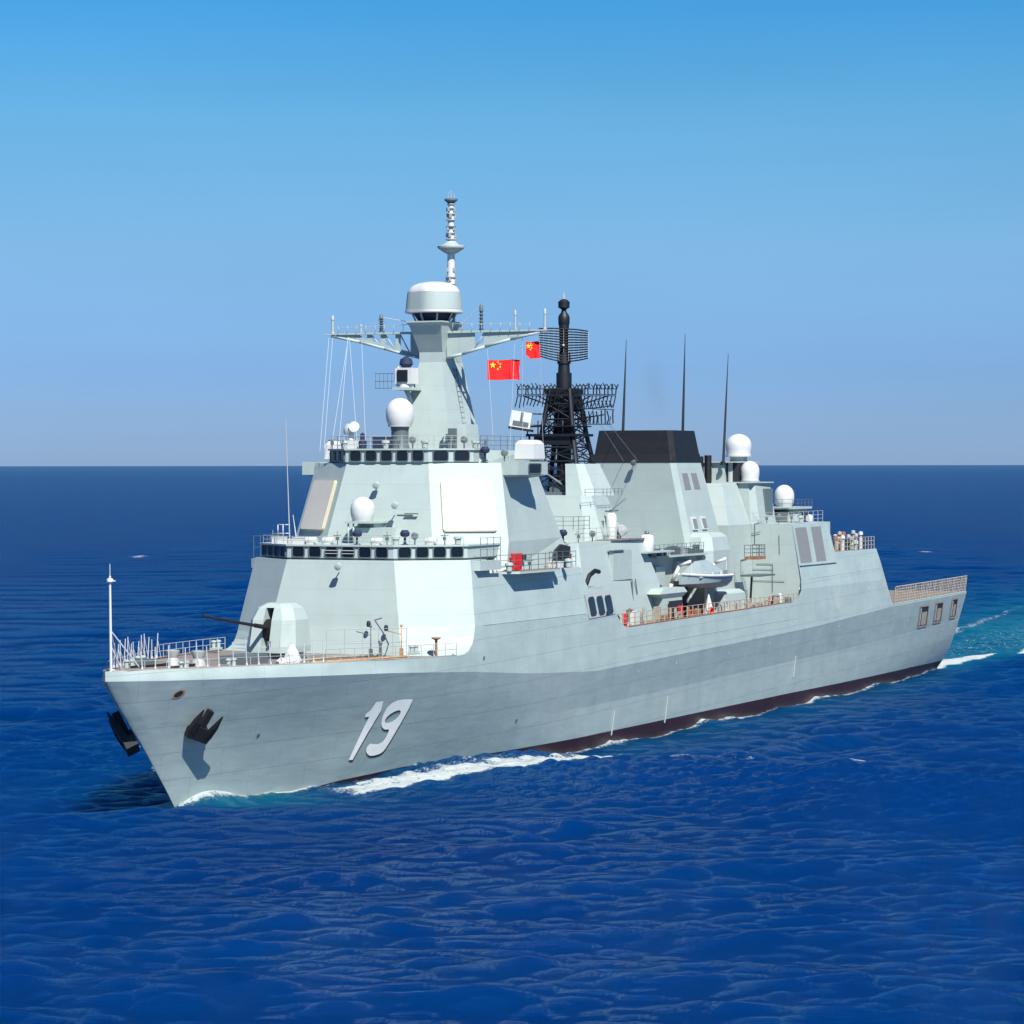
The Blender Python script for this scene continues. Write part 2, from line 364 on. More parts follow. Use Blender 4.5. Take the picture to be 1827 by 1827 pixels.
# ---- decks
def deck_sheet(s0, s1, zf, name, m, inset=.05, step=3., parent=ship, pmax=None):
    mb = MB(); n = max(2, int((s1-s0)/step)+1); ss = np.linspace(s0, s1, n); vs = []; fs = []
    for s in ss:
        z = zf(s); p = PS(s, z)-inset
        if pmax: p = min(p, pmax)
        p = max(p, .02)
        vs += [(s, -p, z), (s, 0, z+.04), (s, p, z)]
    for k in range(n-1):
        for i in range(2): fs.append((k*3+i, k*3+i+1, k*3+4+i, k*3+3+i))
    mb.add(vs, fs); return mb.build(name, m, parent)
deck_sheet(.15, 33.2, lambda s: float(I(s, [0, 31], [8.82, 8.27])), 'foredeck', 'deck', step=1.5)
deck_sheet(36.3, 52.2, lambda s: 13.55, 'wing_deck', 'deck')
deck_sheet(51.5, 101.2, lambda s: 8.1, 'boat_deck', 'rust')
deck_sheet(111.4, 124.3, lambda s: 13.05, 'hangar_roof_deck', 'deck')
deck_sheet(124.5, 155.2, lambda s: 7.72+.006*(s-124), 'flight_deck', 'deck')
# toe rail / waterway along the weather deck edges
def edge_strip(s0, s1, name, m, r=.05, dz=0):
    for side in (1, -1):
        ss = np.linspace(s0, s1, max(4, int((s1-s0)/2)))
        MB().path([(s, side*(PS(s, T(s))-.02), T(s)+dz) for s in ss], r, 5).build(name, m, ship)
edge_strip(.4, 30, 'deck_edge_bar', 'netm', .035, .02)
edge_strip(60, 98, 'deck_edge_bar', 'rust', .05, .02)
edge_strip(128.2, 155.2, 'deck_edge_bar', 'house', .05, .02)
# bulkheads closing the long recess
mb = MB(); 
for s in (52.4, ): mb.box(s-.1, s+.1, -8.35, 8.35, 8.1, 13.5)
mb.build('recess_bulkhead', 'house', ship)

# ---- forward superstructure (lower block), octagon rings: front corner, outer corner
def ring(z, sf, bf_, so_, bo, sa, ba): return [(sf, -bf_, z), (sf, bf_, z), (so_, bo, z), (sa, ba, z), (sa, -ba, z), (so_, -bo, z)]
fwd = MB()
rr = []
for z, sf, b, so_ in ((8.1, 28.95, 5.32, 30.6), (8.42, 29.03, 5.27, 31.05), (8.62, 29.08, 5.2, 31.6), (9.0, 29.18, 5.12, 32.1), (9.55, 29.32, 5.0, 32.45), (10.2, 29.49, 4.86, 32.68), (14.6, 30.40, 4.05, 33.60)):
    po = PS(so_, min(z, 14.57)); rr.append([(sf, -b, z), (sf, b, z), (so_, po-.004, z), (36.2, PS(36.2, z)-.12, z), (36.2, -PS(36.2, z)+.12, z), (so_, -po+.004, z)])
fwd.loft(rr, True, True); fwdo = fwd.build('forward_deckhouse', 'house', ship)
aft = MB(); aft.box(36.2, 52.5, -7.9, 7.9, 8.3, 13.5).build('forward_deckhouse_core', 'house', ship)

def face_pt(Q, u, v):     # Q = TL, TR, BR, BL ; u right, v down
    return Vector(lerp(lerp(Q[0], Q[1], u), lerp(Q[3], Q[2], u), v))
def face_n(Q):
    n = (Vector(Q[1])-Vector(Q[0])).cross(Vector(Q[3])-Vector(Q[0])).normalized()
    c = Vector(lerp(Q[0], Q[2], .5)); axis = Vector((48, 0, c.z))
    if n.dot(c-axis) < 0: n = -n
    return n
def rrect(Q, u0, u1, v0, v1, r=.2, k=4, off=0):
    n = face_n(Q); L = (Vector(Q[1])-Vector(Q[0])).length; H = (Vector(Q[3])-Vector(Q[0])).length
    ru, rv = r/L, r/H; P = []
    for cu, cv, a0 in ((u1-ru, v0+rv, -90), (u1-ru, v1-rv, 0), (u0+ru, v1-rv, 90), (u0+ru, v0+rv, 180)):
        for i in range(k+1):
            a = R(a0+90*i/k); P.append(tuple(face_pt(Q, cu+ru*math.cos(a), cv+rv*math.sin(a))+n*off))
    return P
def plate(Q, u0, u1, v0, v1, off, name, m, parent, r=.15, base=-.02):
    mb = MB(); mb.loft([rrect(Q, u0, u1, v0, v1, r, 4, base), rrect(Q, u0, u1, v0, v1, r, 4, off)])
    return mb.build(name, m, parent)
def window(Q, u0, u1, v0, v1, parent, r=.14, frame=.07):
    L = (Vector(Q[1])-Vector(Q[0])).length; H = (Vector(Q[3])-Vector(Q[0])).length; fu, fv = frame/L, frame/H
    mb = MB(); a = rrect(Q, u0-fu, u1+fu, v0-fv, v1+fv, r+frame, 4, .055); b = rrect(Q, u0, u1, v0, v1, r, 4, .055); c = rrect(Q, u0, u1, v0, v1, r, 4, .0); d = rrect(Q, u0-fu, u1+fu, v0-fv, v1+fv, r+frame, 4, -.01)
    n = len(a); mb.add(a+b+c+d, [(i, (i+1) % n, n+(i+1) % n, n+i) for i in range(n)]+[(n+i, n+(i+1) % n, 2*n+(i+1) % n, 2*n+i) for i in range(n)]+[(i, (i+1) % n, 3*n+(i+1) % n, 3*n+i) for i in range(n)])
    mb.add(rrect(Q, u0, u1, v0, v1, r, 4, .012), [tuple(range(n))], mi=1)
    return mb.build('window', ['rubber', 'glass'], parent)

# bright painted lower bevel has a knuckle at 10.2 m; crease moulding, front doors
def wheelhouse(name, z0, z1, sf, bf_, so_, bo, sa, tilt=.10):
    mb = MB(); e = .22
    mb.loft([ring(z0, sf+e, bf_-.05, so_+e, bo-e, sa, bo-.4), ring(z0+.12, sf, bf_, so_, bo, sa, bo-.1), ring(z1-.12, sf+tilt*.2, bf_-.02, so_+tilt*.2, bo-.03, sa, bo-.1),
             ring(z1-.11, sf-.10, bf_+.04, so_-.06, bo+.1, sa, bo), ring(z1, sf-.10, bf_+.04, so_-.06, bo+.1, sa, bo)])
    return mb.build(name, 'house', ship)
wh1 = wheelhouse('lower_wheelhouse', 14.62, 15.62, 30.38, 4.03, 33.82, 7.92, 39.5)
wh2 = wheelhouse('upper_wheelhouse', 21.12, 22.16, 37.55, 3.22, 39.8, 5.63, 42)
def win_row(wh, z0, z1, sf, bf_, so_, bo, nf, nbp, nbs, v0=.24, v1=.80, mi_=.68):
    top, bot = z1-.12, z0+.12
    Qf = [(sf, -bf_, top), (sf, bf_, top), (sf, bf_, bot), (sf, -bf_, bot)]
    Qp = [(sf, bf_, top), (so_, bo, top), (so_, bo, bot), (sf, bf_, bot)]
    Qs = [(so_, -bo, top), (sf, -bf_, top), (sf, -bf_, bot), (so_, -bo, bot)]
    for Q, n in ((Qf, nf), (Qp, nbp), (Qs, nbs)):
        if n == 0: continue
        m0 = .03
        for i in range(n):
            c = m0+(1-2*m0)*(i+.5)/n; h = (1-2*m0)/n*mi_/2
            window(Q, c-h, c+h, v0, v1, wh)
    return Qf, Qp, Qs
q1 = win_row(wh1, 14.62, 15.62, 30.38, 4.03, 33.82, 7.92, 6, 4, 4, .06, .92)
q2 = win_row(wh2, 21.12, 22.16, 37.55, 3.22, 39.8, 5.63, 5, 2, 3, .06, .92)
# wipers rails on the lower wheelhouse
for i in (2, 3):
    c = .03+.94*(i+.5)/6; a = face_pt(q1[0], c-.06, .35); b = face_pt(q1[0], c+.06, .35); a2 = face_pt(q1[0], c-.06, .62); b2 = face_pt(q1[0], c+.06, .62); o = Vector((-.12, 0, 0))
    MB().tube(a+o, b+o, .035).tube(a2+o, b2+o, .03).build('window_wiper', 'rail', wh1)
# upper wheelhouse aft part + open bridge
mb = MB(); mb.loft([ring(21.15, 39.5, 3.0, 41.0, 5.9, 50, 5.2), ring(22.05, 39.5, 3.0, 41.0, 5.6, 50, 5.2)]); mb.build('upper_bridge_aft', 'house', ship)

# ---- radar house (upper block) with four flat arrays
rh = MB(); rh.loft([ring(13.5, 35.79, 4.55, 38.94, 8.5, 54.2, 7.2), ring(15.7, 36.29, 4.10, 39.68, 8.35, 53.2, 6.6), ring(21.15, 37.67, 3.17, 40.90, 7.22, 49.6, 5.9)])
rho = rh.build('radar_house', 'house', ship)
Qp = [(37.67, 3.17, 21.15), (40.90, 7.22, 21.15), (39.68, 8.35, 15.7), (36.29, 4.10, 15.7)]
Qs = [(40.90, -7.22, 21.15), (37.67, -3.17, 21.15), (36.29, -4.10, 15.7), (39.68, -8.35, 15.7)]
for Q, u0, u1 in ((Qp, .145, .86), (Qs, .14, .855)):
    pnl = plate(Q, u0, u1, .225, .875, .16, 'radar_panel', 'cream_s', rho, .22)
    L = (Vector(Q[1])-Vector(Q[0])).length
    plate(Q, u0+.012, u1-.012, .235, .865, .20, 'array_face', 'cream', pnl, .18, .1)
Qf = [(37.67, -3.17, 21.15), (37.67, 3.17, 21.15), (36.29, 4.10, 15.7), (36.29, -4.10, 15.7)]
# small lamps casting shadows on the forward faces
def lamp(c, parent, name='floodlight', d=(-1, .2, -.3), m='house'):
    c = Vector(c); mb = MB(); mb.tube(c+Vector((.35, 0, .05)), c, .05); mb.lathe(c, [(.10, -.05), (.2, 0), (.24, .34), (.2, .36)], 14, axis=d)
    return mb.build(name, m, parent)
lp = face_pt(Qf, .44, .27); lamp(lp+Vector((-.45, 0, 0)), rho)
lamp((29.55, .35, 14.25), fwdo); lamp((35.9, 1.5, 18.3), rho)
MB().box(36.45, 36.6, 1.9, 2.9, 17.62, 17.68).build('vent_slot', 'dark', rho) 
MB().path([tuple(face_pt(Qf, .66, .66)+Vector((-.03, 0, 0))), tuple(face_pt(Qf, .82, .66)+Vector((-.03, 0, 0)))], .04).build('grab_bar', 'raild', rho)

# radome on the forward roof, on a small pedestal
def radome(c, r, h, name='radome', ped_r=None, ped_h=0, parent=ship, squash=1.0, pm='house', waist=.8):
    s, p, z = c; prof = [(r*waist, 0), (r*.93, h*.16), (r*.99, h*.34), (r, h*.5)]
    for i in range(1, 9):
        a = R(90*i/8); prof.append((r*math.cos(a), h*.5+(h*.5)*math.sin(a)))
    o = MB().lathe((s, p, z), prof, 28).build(name, 'dome', parent)
    if ped_r: MB().lathe((s, p, z-ped_h), [(ped_r*1.15, 0), (ped_r, ped_h*.2), (ped_r, ped_h*.8), (ped_r*1.12, ped_h)], 20).build('pedestal', pm, o)
    MB().lathe((s, p, z), [(r*waist*1.06, -.03), (r*waist*1.06, .08)], 28).build('base_ring', 'rail', o)
    return o
# pedestal deckhouse box in front of radar house
mb = MB(); mb.box(34.4, 36.9, -.95, 1.25, 15.62, 16.7); mb.box(34.0, 36.9, -1.5, .5, 17.0, 17.14)
mb.tube((34.2, -.9, 15.62), (34.2, -.9, 17.0), .07); mb.tube((34.2, -1.3, 15.62), (34.2, -1.3, 17.0), .07)
mb.box(35.0, 36.9, -1.0, .3, 16.6, 17.0); pd = mb.build('radome_platform', 'house', ship)
radome((34.9, -.55, 17.16), .84, 1.66)
radome((40.8, -.55, 23.75), 1.0, 2.0, ped_r=.62, ped_h=1.6, pm='raild')

# ---- wings: lower bulwark, sponson, upper boxes
for side in (1, -1):
    mb = MB()
    mb.prism([(33.6, side*7.9), (34.0, side*8.78), (37.3, side*8.85), (37.6, side*8.2), (36, side*7.9)], 2, 13.86, 14.5)
    mb.build('bridge_wing', 'house', ship)
    mb = MB(); mb.prism([(37.9, side*8.2), (39.0, side*9.5), (46.0, side*9.5), (46.6, side*8.2)], 2, 13.5, 13.66); mb.build('walkway_sponson', 'house', ship)
    mb = MB(); mb.prism([(37.9, side*8.2), (39.0, side*9.5), (46.0, side*9.5), (46.6, side*8.2)], 2, 13.662, 13.68); mb.build('walkway_planking', 'deck', ship)
    # upper wing box
    mb = MB(); a = side
    mb.loft([[(41.4, a*5.8, 19.95), (41.6, a*8.0, 20.2), (46.2, a*8.0, 20.2), (46.6, a*5.8, 19.95)], [(40.9, a*5.0, 20.3), (41.0, a*8.45, 20.32), (46.4, a*8.4, 20.32), (46.8, a*5.4, 20.3)], [(40.9, a*5.0, 21.25), (41.0, a*8.45, 21.25), (46.4, a*8.4, 21.25), (46.8, a*5.0, 21.25)]])
    wb = mb.build('upper_wing', 'house', ship)
    Q = [(40.9, a*6.6, 21.2), (41.0, a*8.4, 21.2), (41.0, a*8.4, 20.3), (40.9, a*6.6, 20.3)]
    window([(41.0, a*8.47, 21.2), (46.4, a*8.42, 21.2), (46.4, a*8.42, 20.3), (41.0, a*8.47, 20.3)], .35, .75, .15, .85, wb)
    # rounded canister on the wing
    mb = MB(); mb.loft([[(s_, a*p_, z_) for s_, p_ in ((44.3-k, 6.9-k), (44.3-k, 8.2+k), (46.0+k, 8.2+k), (46.0+k, 6.9-k))] for z_, k in ((21.35, 0), (21.45, .12), (22.5, .06), (22.72, -.1), (22.78, -.3))])
    mb.build('sensor_canister', 'dome', wb)

# ---- midship house, recess walls, funnel, hangar
def simple_house(name, rings_, m='house', parent=ship):
    mb = MB(); mb.loft(rings_); return mb.build(name, m, parent)
def rect_ring(z, s0, s1, p0, p1): return [(s0, p0, z), (s0, p1, z), (s1, p1, z), (s1, p0, z)]
mh = simple_house('midship_house', [ring(8.1, 55.0, 6.0, 56.0, 7.55, 73.4, 7.3), ring(12.0, 55.0, 5.9, 56.5, 6.95, 72.4, 6.7), ring(15.2, 55.2, 5.6, 56.9, 6.35, 70.3, 6.1)])
ih = simple_house('mast_house', [ring(15.2, 63.4, 4.2, 64.9, 5.1, 70.5, 4.7), ring(18.65, 64.3, 3.45, 65.2, 4.0, 69, 3.7)])
simple_house('intake_casing', [[(66.0, 1.5, 18.6), (66.0, 2.9, 18.6), (66.9, 3.7, 18.6), (70.5, 3.8, 18.6), (70.5, 1.5, 18.6)], [(66.6, 1.2, 21.1), (66.6, 2.1, 21.1), (67.2, 2.55, 21.1), (70.2, 2.6, 21.1), (70.2, 1.2, 21.1)]])
# windowed box flush with hull (three dark windows in a white frame)
for side in (1, -1):
    def hp(s, z, o=0): return (s, side*(PS(s, z)+o), z)
    fr = hull_patch([(52.3, 9.8), (57.4, 9.95), (57.2, 11.7), (52.0, 11.6)], [], .05, 'window_frame', 'rail', hull_ob, side, .5)
    for a, b, c_ in ((52.55, 53.75, 'glass'), (54.15, 55.35, 'glass'), (55.75, 57.0, 'glass')):
        hull_patch(smoothloop([(a+.2, 9.95), (b-.2, 9.98), (b, 10.15), (b-.05, 11.2), (b-.25, 11.4), (a+.1, 11.35), (a-.1, 11.15), (a, 10.15)], 0), [], .07, 'window', c_, fr, side, .5)
    # box behind it
    MB().prism([(52.2, side*8.1), (52.2, side*6.2), (57.0, side*6.2), (57.0, side*8.3)], 2, 8.3, 12.0).build('recess_locker', 'house', ship)
fun = MB(); fun.loft([ring(8.1, 84.5, 5.0, 85.6, 5.7, 95, 5.4), ring(13.8, 84.5, 4.50, 85.1, 4.95, 93, 4.7), ring(21.2, 83.6, 3.38, 84.2, 3.72, 90.4, 3.55)])
funo = fun.build('funnel', 'house', ship)
cap = MB(); cap.loft([ring(21.2, 83.57, 3.41, 84.17, 3.75, 90.45, 3.58), ring(21.9, 83.72, 3.3, 84.25, 3.66, 90.35, 3.5), ring(21.92, 83.78, 3.26, 84.3, 3.62, 90.3, 3.46), ring(23.88, 84.03, 2.96, 84.5, 3.3, 90.1, 3.1)], True, False)
cap.loft([ring(23.88, 84.03, 2.96, 84.5, 3.3, 90.1, 3.1), ring(23.88, 84.2, 2.8, 84.7, 3.1, 89.9, 2.9), ring(22.5, 84.3, 2.7, 84.8, 3.0, 89.8, 2.8)], False, True)
capo = cap.build('funnel_cap', 'black', funo)
for s, p in ((85.8, -1.3), (85.8, 1.3), (88.2, -1.3), (88.2, 1.3)): MB().lathe((s, p, 22.4), [(.7, 0), (.7, 1.3), (.6, 1.32), (.6, .2)], 18).build('exhaust_pipe', 'dark', capo)
Qfs = [(84.25, 3.74, 20.9), (90.4, 3.57, 20.9), (92.6, 4.55, 15.0), (85.0, 4.8, 15.0)]
for u in (.26, .62): plate(Qfs, u-.13, u+.10, .10, .33, .03, 'louver', 'louver', funo, .05)
for u in (.17, .5): plate(Qfs, u-.08, u+.09, .72, .90, .10, 'vent_hood', 'white', funo, .03); 
for u in (.17, .5): plate(Qfs, u-.055, u+.075, .745, .885, .125, 'vent_grille', 'louver', funo, .03)
lamp((83.2, .35, 21.25), funo, m='raild')
# intake trunk bulge low on the funnel's port side (bright rounded casing)
for side in (1, -1):
    mb = MB(); mb.loft([[(84.6+k, side*4.4, z), (84.6+k, side*(5.9-k), z), (85.3+k, side*(6.6-k), z), (89.5, side*(6.5-k), z), (89.5, side*4.4, z)] for z, k in ((8.1, 0), (13.9, .0), (15.0, .25), (15.35, .8))]); mb.build('intake_trunk', 'house', ship)

hg = simple_house('hangar', [rect_ring(z, 101.02, a, -PS(105, z)+.015, PS(105, z)-.015) for z, a in ((8.1, 111.4), (10.2, 111.4), (13.05, 111.4), (15.8, 110.75))])
MB().box(111.3, 121, -5, 5, 13.0, 15.7).build('hangar_core', 'house', hg)
for side in (1, -1):
    for s0, s1 in ((101.6, 104.6), (106.0, 108.6)):
        Ql = [(s0, side*(PS(s0, 15.5)), 15.5), (s1, side*PS(s1, 15.5), 15.5), (s1, side*PS(s1, 12.45), 12.45), (s0, side*PS(s0, 12.45), 12.45)]
        plate(Ql, 0, 1, 0, 1, .05, 'louver', 'louver', hg, .04, .01)
    Ql = [(101.05, side*PS(101, 12.4), 12.42), (111.3, side*PS(111.3, 12.4), 12.42), (111.4, side*PS(111.3, 12.2), 12.2), (101.05, side*PS(101, 12.2), 12.2)]
    plate(Ql, 0, 1, 0, 1, .12, 'louver_sill', 'house', hg, .02, .0)
# thin conduits and ladders on the hangar front
def conduit(pts, r=.02, parent=hg, m='raild', name='conduit'): return MB().path(pts, r).build(name, m, parent)
conduit([(100.95, 2.9, 15.2), (100.95, 2.9, 14.0), (100.95, 3.0, 12.6)]); conduit([(100.9, 2.5, 14.95), (100.9, 4.6, 15.0), (100.9, 5.2, 15.15)], .028)
conduit([(100.95, 4.8, 12.35), (100.95, 6.3, 12.35), (100.95, 6.3, 9.9)], .024); conduit([(100.95, 3.5, 11.9), (100.95, 6.4, 11.85)], .02)
conduit([(100.95, 6.9, 14.9), (100.95, 6.95, 13.2)], .02); conduit([(100.95, 3.4, 10.9), (100.95, 7.4, 10.85)], .02)

# houses above the hangar
ah = simple_house('aft_upper_house', [ring(15.8, 100.95, 4.3, 101.6, 4.9, 106.5, 4.7), ring(19.4, 101.0, 4.05, 101.5, 4.45, 106, 4.3)])
MB().box(100.7, 106.2, -4.4, 4.6, 19.4, 19.5).build('roof_slab', 'house', ah)
MB().box(103.6, 105.6, 4.50, 4.72, 16.6, 18.9).build('alcove_shade_slab', 'rubber', ah)  # dark slab on the wall, painted in place of a shaded alcove
ch = MB(); ch.box(100.8, 104.0, .75, 1.9, 19.5, 21.2); ch.build('column_house', 'house', ah)
MB().box(100.72, 104.0, -.4, .75, 19.5, 21.2).build('exhaust_column', 'louver', ah)
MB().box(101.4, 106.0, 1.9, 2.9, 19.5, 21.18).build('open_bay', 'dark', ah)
MB().lathe((101.2, 2.3, 19.5), [(.22, 0), (.22, 1.7)], 12).build('bay_pillar', 'rail', ah)
MB().box(100.5, 107.0, -.5, 2.95, 21.2, 21.3).build('column_roof', 'house', ah)
radome((104.6, 1.85, 21.75), 1.15, 2.0, ped_r=.75, ped_h=.45, waist=.97)
radome((102.4, 3.7, 19.55), .84, 1.80, waist=.95)
# aft director platform + dome C
simple_house('aft_platform', [rect_ring(15.8, 114.0, 118.5, .8, 3.9), rect_ring(16.95, 114.2, 118.3, 1.0, 3.6), rect_ring(16.951, 113.8, 118.7, .7, 4.0), rect_ring(17.15, 113.8, 118.7, .7, 4.0)])
radome((116.3, 2.1, 17.16), .93, 2.0, waist=.72)
MB().box(111.5, 114.2, .2, 3.2, 15.8, 16.75).box(111.2, 114.2, .1, 3.4, 16.95, 17.05).build('aft_shelter', 'raild', ship)
MB().lathe((119.0, 3.5, 15.75), [(.42, 0), (.45, .1), (.45, .5), (.40, .62), (.1, .66)], 20).build('vent_cowl', 'dome', ship)
# twin exhaust pipes beside the funnel
MB().lathe((98.2, .55, 19.4), [(.34, 0), (.34, 2.3), (.28, 2.35), (.2, 2.3)], 14).lathe((98.8, 1.1, 19.4), [(.30, 0), (.32, 2.4), (.28, 2.45), (.2, 2.4)], 14).build('twin_exhaust', 'black', ship)
simple_house('generator_house', [rect_ring(8.1, 95.2, 100.9, -4.6, 4.6), rect_ring(15.8, 95.2, 100.9, -4.3, 4.3), rect_ring(19.4, 97.2, 100.9, -3.0, 3.0)])

# ---- main mast
def qring(z, sf, sa, b, ba=None): ba = b if ba is None else ba; return [(sf, -b, z), (sf, b, z), (sa, ba, z), (sa, -ba, z)]
mm = MB()
mm.loft([qring(22.1, 43.3, 48.6, 2.18), qring(24.2, 43.75, 48.55, 1.75), qring(28.4, 44.75, 48.2, .90), qring(29.1, 44.75, 47.8, .92), qring(29.9, 44.35, 47.5, 1.05), qring(31.0, 43.8, 47.2, 1.28), qring(31.2, 43.6, 47.3, 1.42), qring(31.3, 43.6, 47.3, 1.42)])
mast = mm.build('main_mast', 'house', ship)
mb = MB(); mb.lathe((45.3, 0, 31.3), [(1.1, 0), (1.5, .55), (1.5, .6)], 12); mb.build('radome_neck', 'navy', mast)
for i in range(8):
    a = 2*math.pi*i/8+.2; MB().tube((45.3+1.3*math.cos(a), 1.3*math.sin(a), 31.3), (45.3+1.62*math.cos(a), 1.62*math.sin(a), 31.92), .07).build('neck_strut', 'rail', mast)
mb = MB(); n = 28
def oct_prof(r, k=4, chop=.86):
    pts = []
    for i in range(n):
        a = 2*math.pi*i/n; x = r*math.cos(a); y = r*math.sin(a); d = x*math.cos(R(205))+y*math.sin(R(205))
        if d > r*chop: x -= (d-r*chop)*math.cos(R(205)); y -= (d-r*chop)*math.sin(R(205))
        pts.append((x, y))
    return pts
rings = [[(45.3+x, y, z) for x, y in oct_prof(r)] for r, z in ((2.0, 31.9), (2.09, 31.95), (2.09, 32.14), (2.01, 32.16), (1.95, 32.9), (1.87, 33.45), (1.78, 33.62), (1.6, 33.85), (1.15, 34.05), (.6, 34.15), (.05, 34.18))]
mb.loft(rings, smooth=True); rd = mb.build('drum_radome', 'dome', mast)
mb = MB(); mb.loft([[(45.3+x*1.012, y*1.012, z) for x, y in oct_prof(r)] for r, z in ((2.01, 32.18), (1.955, 32.9), (1.885, 33.42))], False, False, smooth=True); mb.build('drum_band', 'house', rd)
# yards: tapered, with a flange on top and lattice web beneath
for side in (1, -1):
    y = MB(); a = side
    y.loft([[(45.1, a*.6, 30.45), (45.6, a*.6, 30.45), (45.6, a*.6, 30.62), (45.1, a*.6, 30.62)], [(45.22, a*8.78, 30.5), (45.48, a*8.78, 30.5), (45.48, a*8.78, 30.60), (45.22, a*8.78, 30.60)]])
    low = [(8.3, 30.42), (6.0, 29.95), (4.0, 29.45), (2.2, 28.95), (1.0, 28.7)]
    y.path([(45.35, a*p, z) for p, z in low], .11, 6)
    yo = y.build('yard', 'house', mast)
    wb_ = MB(); pts = [(a*8.0, 30.46)]+[(a*p, z) for p, z in low[1:]]+[(a*1.0, 30.46)]
    holes_at = ((1.9, 2.7), (3.1, 3.9), (4.3, 5.0), (5.4, 6.0)) if side < 0 else ((3.2, 3.9), )
    edges = [1.0]+[x for h in holes_at for x in h]+[7.9]
    def zl(p): return float(I(p, [1.0, 2.2, 4.0, 6.0, 8.3], [28.7, 28.95, 29.45, 29.95, 30.42]))
    for i in range(0, len(edges), 2):
        pa, pb = edges[i], edges[i+1]; st = np.linspace(pa, pb, 4)
        for x0, x1 in zip(st[:-1], st[1:]): wb_.prism([(a*x0, zl(x0)), (a*x1, zl(x1)), (a*x1, 30.5), (a*x0, 30.5)], 0, 45.32, 45.38)
    for pa, pb in holes_at:
        wb_.tube((45.35, a*pa, zl(pa)+.1), (45.35, a*pb, 30.4), .05)
        wb_.prism([(a*pa, zl(pa)), (a*pb, zl(pb)), (a*pb, zl(pb)+.28), (a*pa, zl(pa)+.28)], 0, 45.32, 45.38)
    wb_.build('yard_web', 'house', yo)
    for p, h, r, kind in (((8.2, 1.35, .1, 1), (5.9, .65, .08, 0), (4.25, 1.35, .12, 2)) if side < 0 else ((3.7, 1.95, .12, 2), (6.35, 1.45, .08, 1), (8.65, 1.5, .09, 1))):
        q = MB(); q.lathe((45.35, a*p, 30.6), [(r*1.5, 0), (r*1.5, .08), (r, .12), (r*.85, h*.7), (r*1.2, h*.72), (r*1.1, h*.9), (.02, h)], 10)
        if kind == 2:
            for k in range(6): q.lathe((45.35, a*p, 30.7+k*h*.13), [(r, 0), (r*1.7, .03), (r, .07)], 10)
        q.build('yard_antenna', 'rail' if kind != 2 else 'raild', yo)
    rl = MB(); 
    for k in range(9): rl.tube((45.05, a*(1.6+k*.75), 30.6), (45.05, a*(1.6+k*.75), 31.15), .018)
    rl.path([(45.05, a*1.6, 31.15), (45.05, a*7.6, 30.95)], .018); rl.build('yard_rail', 'rail', yo)
# topmast
tm = MB(); tm.lathe((48.2, 0, 33.0), [(.42, 0), (.40, .9), (.30, 1.0), (.28, 2.6), (.25, 4.0), (.22, 6.2), (.2, 6.9)], 12)
tm.tube((46.9, 0, 31.3), (48.2, 0, 34.0), .28); tm.tube((47.2, .7, 31.3), (48.2, .1, 34.6), .10); tm.tube((47.2, -.7, 31.3), (48.2, -.1, 34.6), .10)
tmo = tm.build('topmast', 'dome', mast)
for z, r in ((34.1, .42), (34.6, .40), (37.35, .40), (37.8, .36), (38.25, .38), (38.75, .36), (39.2, .34), (39.6, .34), (39.9, .3)):
    MB().lathe((48.2, 0, z), [(r*.6, 0), (r, .03), (r, .09), (r*.6, .12)], 14).build('collar', 'rail' if z != 38.25 else 'raild', tmo)
for z in (34.3, 35.0, 37.5, 38.0, 38.9, 39.4):
    mb = MB()
    for k in range(4):
        a = k*math.pi/2+z; mb.box(48.2+.30*math.cos(a)-.07, 48.2+.30*math.cos(a)+.07, .30*math.sin(a)-.07, .30*math.sin(a)+.07, z+.06, z+.32)
    mb.build('antenna_block', 'rail', tmo)
MB().lathe((48.2, 0, 36.35), [(.3, 0), (.55, .12), (.98, .42), (1.0, .55), (.97, .60), (.6, .66), (.3, .95)], 28).build('platform_disc', 'house', tmo)
MB().lathe((48.2, 0, 40.0), [(.2, 0), (.34, .12), (.48, .22), (.48, .34), (.2, .38)], 20).build('top_disc', 'raild', tmo)
MB().tube((48.2, 0, 40.3), (48.2, 0, 40.95), .035).tube((48.2, .25, 40.3), (48.2, .25, 40.7), .035).tube((48.2, -.22, 40.3), (48.2, -.22, 40.9), .02).build('spike', 'rail', tmo)
# director on starboard-front of mast
dr = MB(); dr.box(42.5, 44.6, -2.0, -.5, 26.35, 26.55); dr.tube((44.2, -1.2, 25.4), (43.6, -1.4, 26.4), .18)
dro = dr.build('director_platform', 'house', mast)
mb = MB(); mb.lathe((43.3, -1.25, 26.55), [(.55, 0), (.5, .35), (.42, .4)], 16); mb.box(42.8, 43.9, -1.9, -.6, 26.8, 27.95); mb.lathe((43.35, -1.9, 27.35), [(.72, 0), (.7, .12), (.3, .22)], 18, axis=(-.6, -.75, 0)); mb.build('gun_director', 'dome', dro)
MB().box(42.7, 42.79, -1.7, -.9, 26.95, 27.8).build('director_face', 'mast', dro)
mb = MB()
for k in range(5): mb.tube((42.6, -3.35+k*.32, 26.5), (42.6, -3.35+k*.32, 27.55), .02)
for z in (26.5, 27.0, 27.55): mb.tube((42.6, -3.4, z), (42.6, -1.9, z), .025)
mb.build('screen_frame', 'raild', dro)
MB().lathe((44.0, -1.6, 28.0), [(.3, 0), (.5, .25), (.42, .6), (.1, .8)], 16).build('small_dome', 'navy', mast)
